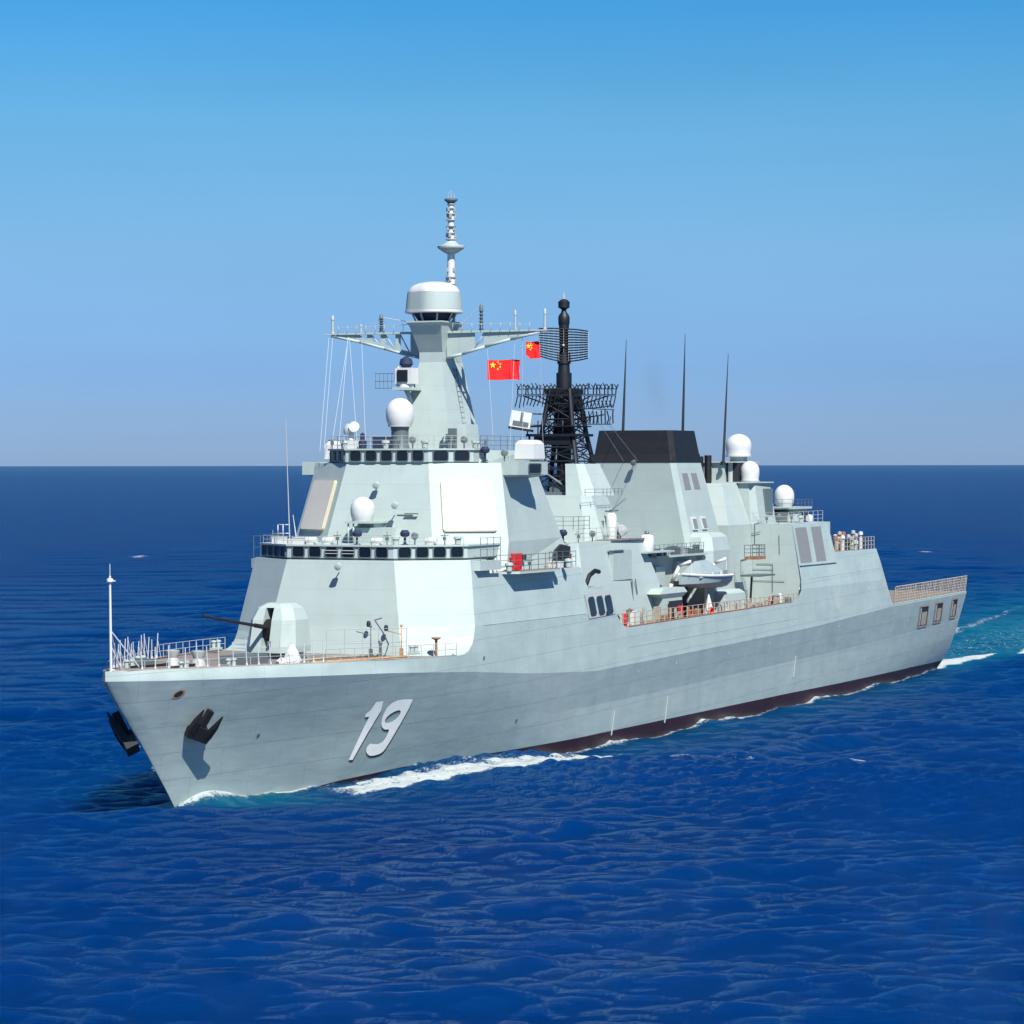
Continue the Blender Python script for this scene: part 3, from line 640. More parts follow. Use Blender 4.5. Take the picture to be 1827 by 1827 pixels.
# mast side ladders, cabinet at foot
mb = MB()
for k in range(14): mb.tube((46.3, 2.02-k*.075, 22.9+k*.38), (46.9, 2.0-k*.075, 22.9+k*.38), .02)
mb.path([(46.3, 2.05, 22.6), (46.35, 1.05, 28.0)], .025); mb.path([(46.9, 2.02, 22.6), (46.9, 1.02, 28.0)], .025); mb.build('ladder', 'raild', mast)
simple_house('mast_cabinet', [rect_ring(22.1, 42.3, 44.6, 2.1, 3.9), rect_ring(23.9, 42.6, 44.6, 2.1, 3.75)])
MB().box(42.05, 42.3, 2.6, 3.2, 22.2, 23.6).box(41.9, 42.1, 2.5, 3.3, 22.9, 23.2).build('antenna_rack', 'raild', mast)
# wheelhouse top gear
mb = MB(); mb.box(40.0, 41.0, -4.4, -3.6, 22.16, 22.75); mb.lathe((40.4, -4.2, 22.7), [(.22, 0), (.18, .7)], 12); mb.build('director_base', 'dome', ship)
mb = MB(); mb.lathe((40.4, -4.45, 23.55), [(.1, -.3), (.35, -.2), (.4, .15), (.15, .25)], 16, axis=(-.7, -.5, .2)); mb.lathe((40.2, -3.85, 23.7), [(.1, -.3), (.38, -.15), (.38, .2), (.1, .25)], 16, axis=(-.8, .3, .1)); mb.build('satellite_dish', 'dome', ship)
mb = MB(); mb.lathe((39.6, -2.9, 22.16), [(.28, 0), (.3, .5), (.18, .62), (.16, 1.05), (.02, 1.15)], 10); mb.box(39.2, 40.1, -1.9, -.8, 22.16, 23.0); mb.build('pelorus_stand', 'navy', ship)

# ---- lattice mast
LM = empty('lattice_mast', (69.2, 0, 18.65), ship)
C0 = (69.2, 0)
def lat_pt(k, z):
    b = float(I(z, [18.6, 23.4, 27.0], [2.25, 1.35, .85])); sx, sy = ((-1, -1), (-1, 1), (1, 1), (1, -1))[k % 4]
    return (69.2+sx*b, sy*b, z)
for k in range(4):
    MB().path([lat_pt(k, z) for z in (18.7, 21.0, 23.4, 27.0)], .20, 8).build('lattice_leg', 'mast', LM)
mb = MB(); zz = [18.9, 20.1, 21.3, 22.4, 23.4, 24.6, 25.8, 27.0]
for z0, z1 in zip(zz[:-1], zz[1:]):
    for k in range(4):
        a, b = lat_pt(k, z0), lat_pt(k+1, z0); c, d = lat_pt(k, z1), lat_pt(k+1, z1)
        mb.tube(a, d, .055); mb.tube(b, c, .055); mb.tube(c, d, .075)
        m_ = lerp(a, d, .5); mb.tube(lerp(a, b, .5), lerp(c, d, .5), .03); mb.tube(lerp(a, c, .5), lerp(b, d, .5), .03)
for _ in range(26):
    k = random.randrange(4); z = random.uniform(19.5, 26); mb.tube(lerp(lat_pt(k, z), lat_pt(k+1, z), random.random()), lerp(lat_pt(k, z+1.2), lat_pt(k+1, z+1.2), random.random()), .03)
mb.build('lattice_bracing', 'mast', LM)
MB().lathe((69.2, 0, 19), [(.62, 0), (.55, 4.3), (.45, 8)], 12).build('mast_trunk', 'mast', LM)
mb = MB(); mb.box(67.4, 71.0, -2.5, 1.75, 23.25, 23.45)
mb.box(67.4, 71.0, -2.4, 1.6, 24.0, 24.1)
for p in (-2.4, -1.5, -.6, .6, 1.6): mb.tube((67.5, p, 23.4), (67.5, p, 24.5), .06)
mb.box(67.6, 68.2, -1.9, 1.2, 22.6, 23.25); mb.tube((67.6, -2.3, 23.3), (68.0, -2.2, 20.0), .09); mb.build('mast_platform', 'mast', LM)
mb = MB(); mb.box(68.2, 70.2, -1.25, 1.25, 26.6, 26.95); mb.box(68.4, 70.0, -1.0, 1.0, 25.2, 26.6); mb.build('mast_head', 'mast', LM)
mb = MB(); mb.lathe((69.2, 0, 26.95), [(.62, 0), (.62, 1.3), (.48, 1.35), (.45, 2.0), (.55, 2.05), (.5, 2.9), (.36, 3.0), (.42, 5.4), (.30, 5.5), (.25, 5.7)], 14); mb.build('mast_column', 'mast', LM)
mb = MB(); mb.lathe((69.2, 0, 32.1), [(.22, -.4), (.44, 0), (.46, .5), (.40, .7), (.22, .95), (.18, 1.15), (.44, 1.3), (.46, 1.75), (.30, 1.9), (.06, 2.0)], 16); mb.build('mast_top_drums', 'mast', LM)
MB().tube((69.2, 0, 34.0), (69.2, 0, 34.6), .11, .03).build('mast_tip', 'rail', LM)
# broadside direction: antennas are turned to face the camera side (forward-port)
fa = R(-20)   # rotation of the antenna plane about z, in ship coords
def ant(u, w_, z, c=(69.2, 0)):    # u along the face, w_ outward
    cu, su = math.cos(fa), math.sin(fa)
    return (c[0]+u*(-su)-w_*cu, c[1]+u*cu-w_*su*1.0, z)
g = empty('grid_antenna', (69.2, 0, 29.2), LM); g['_o'] = (69.2, 0, 29.2)
mb = MB(); nb = 13; W2 = 1.95
def gpt(u, v): # v 0..1 height
    x = u*W2; return ant(x, .95-.5*(1-u*u), 29.15+2.55*v*(1-.18*u*u)+.25*u*u+(.22 if u < 0 else .0)*abs(u))
for j in range(nb):
    mb.path([gpt(u, j/(nb-1)) for u in np.linspace(-1, 1, 13)], .055, 4)
mb.build('reflector_bars', 'mast', g)
mb = MB()
for u in np.linspace(-1, 1, 11): mb.path([gpt(u, v) for v in (0, .5, 1)], .024, 4)
mb.tube(ant(0, 0, 30.4), ant(0, .95, 30.4), .1); mb.build('reflector_ribs', 'rail', g)
g2 = empty('yagi_antenna', (69.2, 0, 26.4), LM)
def yz(u, v): return ant(u, 1.3-.10*abs(u), 26.55+v)
mb = MB()
for v in (0.42, -.02, -.12): mb.path([yz(u, v+(.12 if u < 0 else -.05)*0) for u in np.linspace(-3.6, 4.1, 9)], .035, 5)
mb.path([yz(u, -1.05-.04*abs(u)) for u in np.linspace(1.2, 4.0, 5)], .035, 5); mb.path([yz(u, -2.35) for u in np.linspace(1.0, 3.8, 5)], .04, 5)
for u in (-3.2, -2.0, 2.2, 3.6): mb.tube(ant(u*.25, .6, 25.6), yz(u, -.1), .06)
mb.tube(ant(.8, .6, 25.3), yz(3.9, -.9), .05); mb.tube(ant(.8, .6, 24.6), yz(3.2, -1.6), .06); mb.tube(yz(2.4, -1.1), yz(1.8, -2.3), .04)
mb.build('antenna_booms', 'mast', g2)
for lo, hi in ((-3.6, -.4), (.5, 4.15)):
    mb = MB()
    for u in np.arange(lo, hi, .30):
        j = random.uniform(-.06, .06); a = random.uniform(-.1, .1)
        mb.path([yz(u+j, -.05), yz(u+j+a*.6, .45+random.uniform(-.05, .2)), yz(u+.15+a, .75+random.uniform(-.1, .12))], .05, 4)
        mb.tube(yz(u+.14, .42), yz(u-.10, .82+random.uniform(-.1, .1)), .04, n=4)
        mb.path([yz(u, -.1), yz(u-.08, -.5), yz(u-.18-random.random()*.1, -.85-random.random()*.25)], .045, 4)
    mb.build('dipole_row', 'mast', g2)
mb = MB()
for u in np.arange(1.1, 4.05, .30):
    mb.path([yz(u, -1.1), yz(u-.1, -.7), yz(u-.22, -.5)], .042, 4); a = random.uniform(-.12, .12)
    mb.path([yz(u+a, -2.3), yz(u+.08, -1.9), yz(u-.02+a, -1.35+random.uniform(-.2, .25))], .05, 4)
    mb.tube(yz(u+.12, -2.3), yz(u+.16-a, -1.7), .03, n=4)
mb.build('dipole_row', 'mast', g2)
# boxed director to starboard of the lattice mast
bx = MB(); c = Vector(ant(-3.35, .9, 24.55)); e1 = Vector(ant(1, 0, 0))-Vector(ant(0, 0, 0)); e2 = Vector(ant(0, 1, 0))-Vector(ant(0, 0, 0)); e3 = Vector((0, 0, 1))
def obox(mb, c, a, b, h, tl=0.0):
    up = (e3+e1*tl).normalized(); e = (e1-e3*tl).normalized()
    mb.loft([[tuple(c+e*x*a+e2*y*b+up*zz_*h) for x, y in ((-1, -1), (1, -1), (1, 1), (-1, 1))] for zz_ in (-1, 1)])
obox(bx, c, .82, .35, .66, .16); bo = bx.build('box_director', 'white', LM)
bx = MB(); obox(bx, c-e3*.72+e1*.0, .98, .45, .10, .16); bx.tube(tuple(c-e3*.5), ant(-1.4, 0, 24.1), .12); bx.tube(tuple(c+e3*.5+e1*.5), ant(-1.2, 0, 25.0), .06); bx.build('director_mount', 'mast', LM)
bx = MB(); obox(bx, c+e2*.36-e3*.3, .62, .03, .18, .16); obox(bx, c+e2*.36+e1*.1+e3*.2, .10, .03, .4, .16); bx.build('director_detail', 'raild', LM)
# debris / equipment at lattice mast foot
mb = MB(); mb.box(66.8, 71.6, -1.9, 1.4, 18.65, 18.9); mb.box(67.2, 69.2, -.4, 1.0, 18.9, 19.6); mb.tube((67, -1.5, 19.0), (70, 1.2, 20.4), .10); mb.tube((67, 1.2, 19.2), (67.2, -1.4, 20.8), .10); mb.build('mast_foot_gear', 'raild', LM)

# ---- whip antennas
def whip(b, t, r=.13, m='mast', name='whip_antenna'):
    b = Vector(b); t = Vector(t); mb = MB(); mb.lathe(tuple(b), [(r*1.8, 0), (r*1.6, .25), (r, .3)], 10); mb.tube(b, b.lerp(t, .45), r, r*.72, 8); mb.tube(b.lerp(t, .45), t, r*.72, .02, 8); return mb.build(name, m, ship)
whip((84.6, -1.2, 23.4), (85.4, -1.2, 31.5)); whip((89.3, 2.35, 23.4), (89.9, 2.35, 32.1)); whip((100.2, 2.0, 21.0), (101.5, 2.0, 30.8))
whip((32.6, -5.0, 15.62), (32.5, -5.25, 24.2), .045, 'rail')
whip((32.9, -4.6, 15.62), (32.6, -4.75, 17.6), .05, 'railw')
# jackstaff at the bow
js = MB(); js.tube((.75, 0, 8.85), (.65, 0, 14.5), .085, .06, 8); js.tube((.66, 0, 11.3), (3.0, .75, 8.8), .04); js.tube((.66, 0, 11.3), (3.0, -.75, 8.8), .04)
js.tube((.7, 0, 10.4), (1.9, 0, 8.9), .05); js.lathe((.65, 0, 14.1), [(.12, 0), (.2, .05), (.2, .2), (.12, .25)], 12); js.tube((.65, -.2, 14.15), (.65, .35, 14.2), .05); js.tube((.65, 0, 14.4), (.65, 0, 15.2), .02)
js.build('jackstaff', 'railw', ship)

# ---- gun turret
gt = empty('gun_turret', (21.5, 0, 8.6), ship)
def gring(z, sf, sa, b, ch, cs): return [(sf, -b+ch, z), (sf, b-ch, z), (sf+cs, b, z), (sa-cs, b, z), (sa, b-ch, z), (sa, -b+ch, z), (sa-cs, -b, z), (sf+cs, -b, z)]
MB().lathe((21.6, 0, 8.3), [(1.75, 0), (1.75, .62)], 32).build('turret_base', 'rubber', gt)
gs = MB()
# two cheeks with a slot between, joined by a rear box
for a in (1, -1):
    def ck(z, sf, sa, b, ch, cs): return [(sf, a*.30, z), (sf, a*(b-ch), z), (sf+cs, a*b, z), (sa-cs, a*b, z), (sa, a*(b-ch), z), (sa, a*.30, z)]
    gs.loft([ck(8.9, 19.65, 23.6, 1.78, .75, .9), ck(9.3, 19.7, 23.6, 1.80, .7, .9), ck(11.0, 20.1, 23.5, 1.62, .55, .8), ck(11.75, 20.45, 23.3, 1.30, .5, .7), ck(12.05, 21.0, 23.0, .85, .4, .6)])
gs.box(21.4, 23.55, -.31, .31, 8.9, 11.7); gs.loft([rect_ring(11.78, 20.55, 23.3, -.31, .31), rect_ring(11.84, 20.6, 23.25, -.31, .31), rect_ring(12.06, 21.0, 23.0, -.31, .31)]); gs.box(19.68, 21.5, -.31, .31, 8.9, 9.25)
gs.build('gun_shield', 'house', gt)
MB().box(21.2, 21.42, -.30, .30, 9.25, 11.8).build('gun_slot', 'dark', gt)
MB().lathe((20.6, 0, 10.35), [(.25, -.26), (.7, -.26), (.7, .26), (.25, .26)], 20, axis=(0, 1, 0)).build('mantlet', 'iron', gt)
bd = Vector((-8.6, -.15, 1.15)); b0 = Vector((20.6, 0, 10.45))
mb = MB(); mb.tube(b0, b0+bd*.25, .16, .14, 12); mb.tube(b0+bd*.25, b0+bd*.93, .11, .075, 12); mb.tube(b0+bd*.93, b0+bd, .09, .09, 12); mb.build('gun_barrel', 'iron', gt)
MB().tube((21.0, .75, 9.35), (20.2, .8, 9.35), .10).build('sight_cowl', 'dark', gt)
MB().lathe((19.6, .35, 9.35), [(.13, 0), (.13, .3), (.1, .32)], 12).build('front_hatch', 'raild', gt)

# ---- foredeck fittings
def bollard(s, p, z):
    mb = MB(); mb.box(s-.55, s+.55, p-.2, p+.2, z, z+.12)
    for d in (-.33, .33): mb.lathe((s+d, p, z+.1), [(.14, 0), (.13, .35), (.19, .4), (.17, .5), (.05, .53)], 12)
    return mb.build('bollard', 'house', ship)
for s, p in ((6.0, 1.9), (6, -1.9), (9.5, 3.2), (9.5, -3.2), (26.5, 7.4), (26.5, -7.4)): bollard(s, p, 8.6)
mb = MB(); mb.lathe((9.5, .9, 8.65), [(.5, 0), (.42, .3), (.3, .5), (.42, .8), (.45, .95), (.1, 1.0)], 18); mb.build('anchor_capstan', 'rail', ship)
mb = MB(); mb.lathe((9.5, -.9, 8.65), [(.5, 0), (.42, .3), (.3, .5), (.42, .8), (.45, .95), (.1, 1.0)], 18); mb.build('anchor_capstan', 'rail', ship)
for p in (.9, -.9):
    mb = MB(); mb.path([(9.5, p, 8.8), (7.5, p, 8.78), (5.3, p*1.5, 8.8)], .09, 6); mb.build('anchor_chain', 'iron', ship)
# white covered winch + deck lockers
mb = MB(); mb.lathe((14.6, 4.7, 8.5), [(.55, 0), (.6, .3), (.38, .9), (.10, 1.35)], 9, smooth=False); mb.lathe((13.6, 4.5, 8.5), [(.4, 0), (.35, .35), (.1, .55)], 8, smooth=False); mb.build('covered_winch', 'white', ship)
mb = MB(); mb.box(12.2, 15.4, .8, 2.6, 8.55, 9.15); mb.box(8.2, 9.0, -2.8, -1.8, 8.6, 9.1); mb.build('deck_locker', 'raild', ship)
mb = MB(); mb.lathe((26.2, 5.1, 8.35), [(.22, 0), (.10, .1), (.09, .8), (.14, .9), (.15, 1.05), (.1, 1.1)], 12); mb.build('vent_post', 'raild', ship)
mb = MB(); mb.tube((29.5, 7.6, 8.3), (29.5, 7.6, 9.45), .10); mb.lathe((29.5, 7.6, 9.4), [(.12, 0), (.32, .10), (.30, .17)], 12); mb.build('mushroom_vent', 'rust', ship)
mb = MB(); mb.path([(25.2, 5.9, 8.4), (25.4, 6.1, 9.3), (24.8, 6.0, 10.1), (24.6, 5.5, 10.9), (25.4, 5.6, 11.0)], .05); mb.build('swinging_derrick', 'raild', ship)
for p0, z in ((2.9, 10.4), (4.2, 10.15)): MB().lathe((28.9, p0, z), [(.12, -.2), (.16, 0), (.10, .2)], 10).build('fire_hydrant', 'dark', ship)
for s, p in ((24.8, 5.1), (26.5, 6.5)):
    mb = MB(); mb.tube((s, p, 8.4), (s, p, 10.5), .04); mb.tube((s, p, 9.9), (s+.3, p-1.2, 10.1), .03); mb.lathe((s, p, 10.4), [(.06, 0), (.10, .08), (.06, .16)], 8); mb.box(s-.1, s+.1, p-.1, p+.1, 8.5, 9.0); mb.build('deck_davit', 'brass' if s > 26 else 'raild', ship)
for z in (9.4, 10.55):
    pass
# low foredeck breakwater line and deck hoses
mb = MB(); mb.path([(17.5, 4.5, 8.5), (21, 5.8, 8.5), (27, 6.6, 8.42)], .10, 6); mb.build('fire_hose', 'brass', ship)
mb = MB(); mb.path([(17.0, 2.5, 8.5), (22, 4.0, 8.6), (27.5, 4.8, 8.45)], .08, 6); mb.build('fire_hose', 'netm', ship)

# ---- railings
def railing(pts, h=1.0, n=3, post=1.5, name='railing', m='rail', r=.025, wr=.016, parent=ship, jitter=0, lean=0):
    mb = MB(); cum = [0]
    for a, b in zip(pts[:-1], pts[1:]): cum.append(cum[-1]+math.dist(a, b))
    def at(d):
        for i in range(len(pts)-1):
            if d <= cum[i+1]+1e-9: return lerp(pts[i], pts[i+1], (d-cum[i])/max(cum[i+1]-cum[i], 1e-9))
        return pts[-1]
    k = max(1, round(cum[-1]/post)); P = [at(cum[-1]*i/k) for i in range(k+1)]
    for a in P:
        hh = h*(1+random.uniform(-jitter, jitter)); mb.tube(a, (a[0]+random.uniform(-lean, lean), a[1]+random.uniform(-lean, lean), a[2]+hh), r, n=5)
    for j in range(n):
        z = h*(j+1)/n*.98
        for a, b in zip(P[:-1], P[1:]): mb.tube((a[0], a[1], a[2]+z), (b[0], b[1], b[2]+z), wr, n=4)
    return mb.build(name, m, parent)
def edge(s0, s1, z=None, inset=.12, side=1, n=12): return [(s, side*(PS(s, (T(s) if z is None else z)-.01)-inset), (T(s) if z is None else z)) for s in np.linspace(s0, s1, n)]
for side in (1, -1):
    # tall bare stanchions of the forecastle (wires lowered)
    for s in np.arange(2.6, 16.6, .92 if side > 0 else 1.05):
        s += random.uniform(-.15, .15); p = side*(PS(s, 8.7)-.15); h = random.uniform(1.25, 1.75)*(.75+.25*min(1, s/8)); mb = MB(); a = random.uniform(-.12, .12)
        mb.tube((s, p, T(s)), (s+a, p-side*.05, T(s)+h), .036, .028, 6)
        if random.random() < .6: mb.tube((s+.35, p-side*.12, T(s)), (s+a, p-side*.05, T(s)+h*random.uniform(.6, .95)), .024, .024, 5)
        mb.lathe((s, p, T(s)), [(.07, 0), (.06, .16), (.04, .2)], 8); mb.build('stanchion', 'railp', ship)
    railing(edge(1.2, 16.5, side=side), .55, 1, 1.6, m='rail')
    railing(edge(16.5, 30.2, side=side), .85, 2, 1.35, m='rail', wr=.02)
    railing(edge(57.9, 99.8, z=8.75, side=side, n=20), 1.15, 3, 1.25, m='netm', r=.045, wr=.025)
    railing(edge(112, 124, side=side), 1.15, 3, .95, m='netm', r=.04, wr=.025)
    railing([(37.9, side*8.25, 13.68), (39.0, side*9.4, 13.68), (46.0, side*9.4, 13.68), (46.6, side*8.35, 13.68), (51.8, side*8.3, 13.62)], 1.15, 3, 1.25, m='raild', wr=.02)
    railing([(34.2, side*8.7, 14.5), (37.3, side*8.78, 14.5)], 1.6, 2, 1.1, m='raild')
    railing([(56.9, side*6.25, 15.2), (70.2, side*6.0, 15.2)], 1.05, 3, 1.4, m='rail')
    railing([(101.2, side*7.7, 15.82), (110.6, side*7.7, 15.86)], 1.05, 3, 1.3, m='rail')
    railing([(41.0, side*5.6, 22.08), (50, side*5.2, 22.08)], 1.0, 3, 1.3, m='raild')
railing([(22.6, 3.0, 8.5), (24.6, 5.2, 8.5), (27.5, 6.4, 8.45)], 1.85, 2, 1.3, m='rail', r=.024, wr=.018)
railing([(33.6, -7.6, 15.62), (30.5, -3.9, 15.62), (30.5, 3.9, 15.62), (33.7, 7.7, 15.62)], .55, 2, 1.25, m='rail')
railing([(39.7, -5.4, 22.16), (37.6, -3.1, 22.16), (37.6, 3.1, 22.16), (39.7, 5.4, 22.16), (42, 5.4, 22.16)], .9, 3, 1.2, m='rail')
railing([(101.1, -7.6, 15.82), (101.1, 7.7, 15.82)], 1.0, 3, 1.3, m='rail')
railing([(113.8, .7, 17.15), (113.8, 4, 17.15), (118.7, 4, 17.15)], .7, 2, 1.0, m='raild')
railing([(63.4, 4.2, 18.65), (64.9, 5.0, 18.65), (70, 4.6, 18.65)], .01+.5, 2, 1.0, m='raild')
railing([(54.5, 2.0, 16.2), (54.5, 6.8, 16.2), (58, 6.8, 16.2)], 1.0, 3, 1.1, m='raild')
# random equipment on wheelhouse roofs, edges etc. (searchlights, lockers, pipes)
def gadget(s, p, z, k, parent=ship):
    mb = MB()
    if k == 0: mb.tube((s, p, z), (s, p, z+.55), .06); mb.lathe((s, p, z+.6), [(.1, -.2), (.24, -.12), (.26, .16), (.22, .18)], 12, axis=(-1, .4, 0)); nm, m = 'searchlight', 'raild'
    elif k == 1: mb.box(s-.3, s+.3, p-.45, p+.45, z, z+.4); mb.box(s-.33, s+.33, p-.48, p+.48, z+.4, z+.46); nm, m = 'roof_locker', 'dome'
    elif k == 2: mb.lathe((s, p, z), [(.2, 0), (.22, .35), (.3, .4), (.28, .55), (.05, .62)], 12); nm, m = 'roof_vent', 'house'
    elif k == 3: mb.tube((s, p, z), (s, p, z+.9), .035); mb.tube((s, p-.3, z+.6), (s, p+.3, z+.65), .03); mb.box(s-.08, s+.08, p-.1, p+.1, z+.3, z+.55); nm, m = 'aerial_post', 'raild'
    elif k == 4: mb.lathe((s, p, z+.25), [(.22, -.4), (.25, -.35), (.25, .35), (.22, .4)], 14, axis=(0, 1, 0)); mb.box(s-.25, s+.25, p-.25, p+.25, z, z+.12); nm, m = 'life_raft_canister', 'dome'
    elif k == 5: mb.lathe((s, p, z), [(.28, 0), (.10, .1), (.08, .5), (.3, .6), (.34, .8), (.2, 1.0)], 12); nm, m = 'compass_binnacle', 'navy'
    return mb.build(nm, m, parent)
for s, p, k in ((31.3, -3.5, 1), (31.2, -2.6, 4), (31.4, -1.4, 4), (31.0, -.5, 3), (31.2, 2.4, 4), (31.6, 3.6, 2), (31.5, 3.0, 3), (32.5, 4.6, 0), (33.0, 5.6, 4), (33.4, 6.4, 3), (33.8, 7.2, 2), (32.6, -5.8, 1), (33.3, -6.7, 3), (32.9, -6.1, 3), (32.2, 4.0, 5), (31.2, .9, 5)):
    gadget(s, p, 15.62, k)
for s, p, k in ((39.0, -5.0, 3), (38.5, -3.8, 2), (38.2, -.4, 2), (38.2, .6, 3), (38.2, 1.7, 0), (38.3, 2.6, 2), (39.2, 4.3, 3), (39.6, 5.0, 0), (41.5, 5.0, 2), (43.5, 4.8, 3)):
    gadget(s, p, 22.16, k)
for s, p, z, k in ((40.9, 6.0, 21.3, 5), (42, 7.0, 21.25, 0), (56, 5.5, 15.2, 5), (58.5, 5.7, 15.2, 3), (61, 5.8, 15.2, 0), (64, 5.7, 15.2, 2), (38.5, 8.9, 13.7, 2), (42, 8.9, 13.7, 3), (48.5, 9.1, 13.7, 2), (46.5, 9, 13.7, 1), (102, 5.4, 15.85, 3), (102, 6.5, 15.85, 0), (104, 7.0, 15.9, 3), (106, 7.2, 15.9, 2), (108, 6.9, 15.9, 5), (112.5, 6.5, 13.1, 2), (114, 7.4, 13.15, 5), (116, 7.0, 13.15, 2), (118.5, 7.6, 13.15, 5), (121, 7.2, 13.15, 2), (122.8, 7.6, 13.15, 5), (113.5, 4.6, 15.75, 0), (119, 1.0, 15.75, 3), (99, 6.8, 8.2, 5), (96.5, 7.6, 8.2, 1), (94, 7.7, 8.2, 2), (91, 7.6, 8.2, 5), (62.5, 7.9, 8.2, 1), (65.5, 7.9, 8.2, 5), (68, 7.9, 8.2, 4), (73, 7.9, 8.2, 1), (71, 8, 8.2, 2)):
    gadget(s, p, z, k)
mb = MB(); mb.box(33.0, 34.4, -6.4, -5.3, 15.62, 15.9)
for a in (-6.3, -5.9, -5.4): mb.tube((33.3, a, 15.9), (33.3, a, 16.9), .03)
for z in (16.3, 16.9): mb.tube((33.3, -6.3, z), (33.3, -5.4, z), .03)
mb.build('roof_frame', 'railw', ship)
# big white pods amidships
def pod(c, r, h, name='decoy_pod'):
    s, p, z = c; return MB().lathe((s, p, z), [(r*.9, 0), (r, .1), (r, h*.82), (r*.85, h*.93), (r*.4, h), (.02, h)], 22).build(name, 'white', ship)
pod((66.8, 5.0, 15.2), .42, 2.1); 
mb = MB(); mb.lathe((67.1, 4.3, 15.2), [(.2, 0), (.26, .3), (.26, 1.2), (.15, 1.8)], 12); mb.lathe((65.9, 4.6, 15.2), [(.12, 0), (.14, 1.5)], 10); mb.build('stowed_mortar', 'raild', ship)
mb = MB(); mb.tube((66.8, 5.0, 17.25), (66.8, 5.0, 17.55), .14); mb.tube((66.6, 4.6, 17.42), (67.4, 5.3, 17.5), .09); mb.tube((66.8, 5.0, 17.5), (68.8, 5.4, 18.4), .05, .03); mb.build('machine_gun', 'raild', ship)
mb = MB(); mb.lathe((68.0, 5.3, 15.9), [(.05, -.4), (.42, -.3), (.5, 0), (.42, .3), (.05, .4)], 18, axis=(-.5, .8, 0)); mb.tube((68, 5.3, 15.2), (68, 5.3, 15.7), .1); mb.build('hose_reel', 'rail', ship)
pod((71.0, 6.3, 14.2), .56, 1.35); mb = MB(); mb.lathe((71, 6.3, 15.5), [(.12, 0), (.2, .15), (.1, .35)], 10); mb.build('pod_vent', 'raild', ship)
MB().box(69.6, 75.5, 5.0, 6.9, 14.08, 14.2).build('pod_platform', 'house', ship)
MB().box(63.6, 70.4, 4.9, 6.35, 15.2, 15.28).build('timber_grating', 'deck', ship)
# red lockers and rescue gear
def red_locker(s, p, z, ww=.6, h=1.1, dd=.35):
    mb = MB(); mb.box(s, s+ww*1.8, p-dd, p, z, z+h); mb.box(s-.04, s+ww*1.8+.04, p-dd-.02, p+.04, z+h, z+h+.06); return mb.build('fire_locker', 'red', ship)
red_locker(39.6, 8.9, 13.72, .62, 1.1); red_locker(50.6, 8.2, 13.2, .35, 1.3); red_locker(52.0, 8.3, 12.3, .35, 1.1)
MB().prism([(47.6, 13.66), (50.8, 13.66), (50.8, 15.1), (49.2, 15.3), (48.2, 14.9)], 1, 8.1, 8.3).build('canvas_screen', 'dark', ship)
MB().box(41.6, 42.8, 8.2, 8.32, 14.35, 14.75).build('scuttle', 'dark', ship)
# details on the recess inner wall: hooded opening, ladder, curved davit arm
mb = MB(); mb.box(62.6, 66.4, 6.5, 6.85, 12.2, 14.5); mb.build('hooded_casing', 'house', mh)
MB().box(62.4, 64.6, 6.5, 7.0, 14.5, 14.6).build('casing_hood', 'house', mh)
mb = MB(); mb.tube((66.5, 7.0, 9.0), (66.2, 6.95, 12.2), .06); mb.tube((67.2, 7.0, 11.0), (66.9, 6.95, 12.2), .05); mb.build('downpipe', 'raild', mh)
mb = MB(); mb.path([(52.4, 8.5, 12.1), (53.2, 8.55, 12.3), (53.9, 8.5, 12.9), (55.2, 8.4, 13.2), (56.2, 8.3, 13.1)], .17, 8); mb.build('davit_arm', 'mast', ship)
# boat bay: interior shade painted navy, davits
MB().box(73.6, 84.2, -4.5, 4.5, 8.15, 13.8).build('bay_casing', 'house', ship)
MB().box(73.4, 84.6, 4.5, 4.6, 8.2, 11.2).build('bay_shade_panel', 'navy', ship)  # navy sheet paints in the blue shadow beneath the boat
MB().box(73.4, 84.6, 4.5, 5.4, 11.2, 13.6).box(74, 76, 5.4, 5.9, 11.4, 12.9).box(79, 83, 5.4, 5.8, 11.6, 13.2).build('bay_upper_wall', 'house', ship)
MB().box(73.2, 84.6, 4.4, 6.3, 13.6, 13.75).build('bay_roof', 'house', ship)
for side in (1, ):
    for s in (76.3, 84.5):
        mb = MB(); mb.path([(s, 6.0, 8.2), (s, 6.3, 11.5), (s, 7.0, 12.9), (s, 8.0, 13.3)], .14, 6); mb.path([(s, 8.0, 13.3), (s, 8.0, 12.3)], .03, 4); mb.build('boat_davit', 'white', ship)
mb = MB(); mb.path([(93.6, 6.8, 8.2), (93.6, 7.0, 11.6), (92.5, 7.2, 11.7)], .1, 6); mb.box(91.5, 95.6, 6.7, 8.4, 11.55, 11.7); mb.build('crane_post', 'raild', ship)
simple_house('winch_house', [rect_ring(8.1, 85.2, 90.8, 6.1, 7.7), rect_ring(10.3, 85.4, 90.5, 6.1, 7.5), rect_ring(10.6, 86.4, 90.0, 6.1, 7.2)])
simple_house('stowage_box', [rect_ring(8.1, 70.6, 74.8, 6.9, 8.0), rect_ring(10.5, 70.6, 74.8, 6.9, 7.8), rect_ring(10.9, 69.4, 75.5, 6.4, 8.0), rect_ring(11.3, 70.6, 75.0, 6.4, 7.9)])
MB().box(71.4, 74.2, 7.98, 8.06, 8.9, 10.3).build('stowage_opening', 'dark', ship)
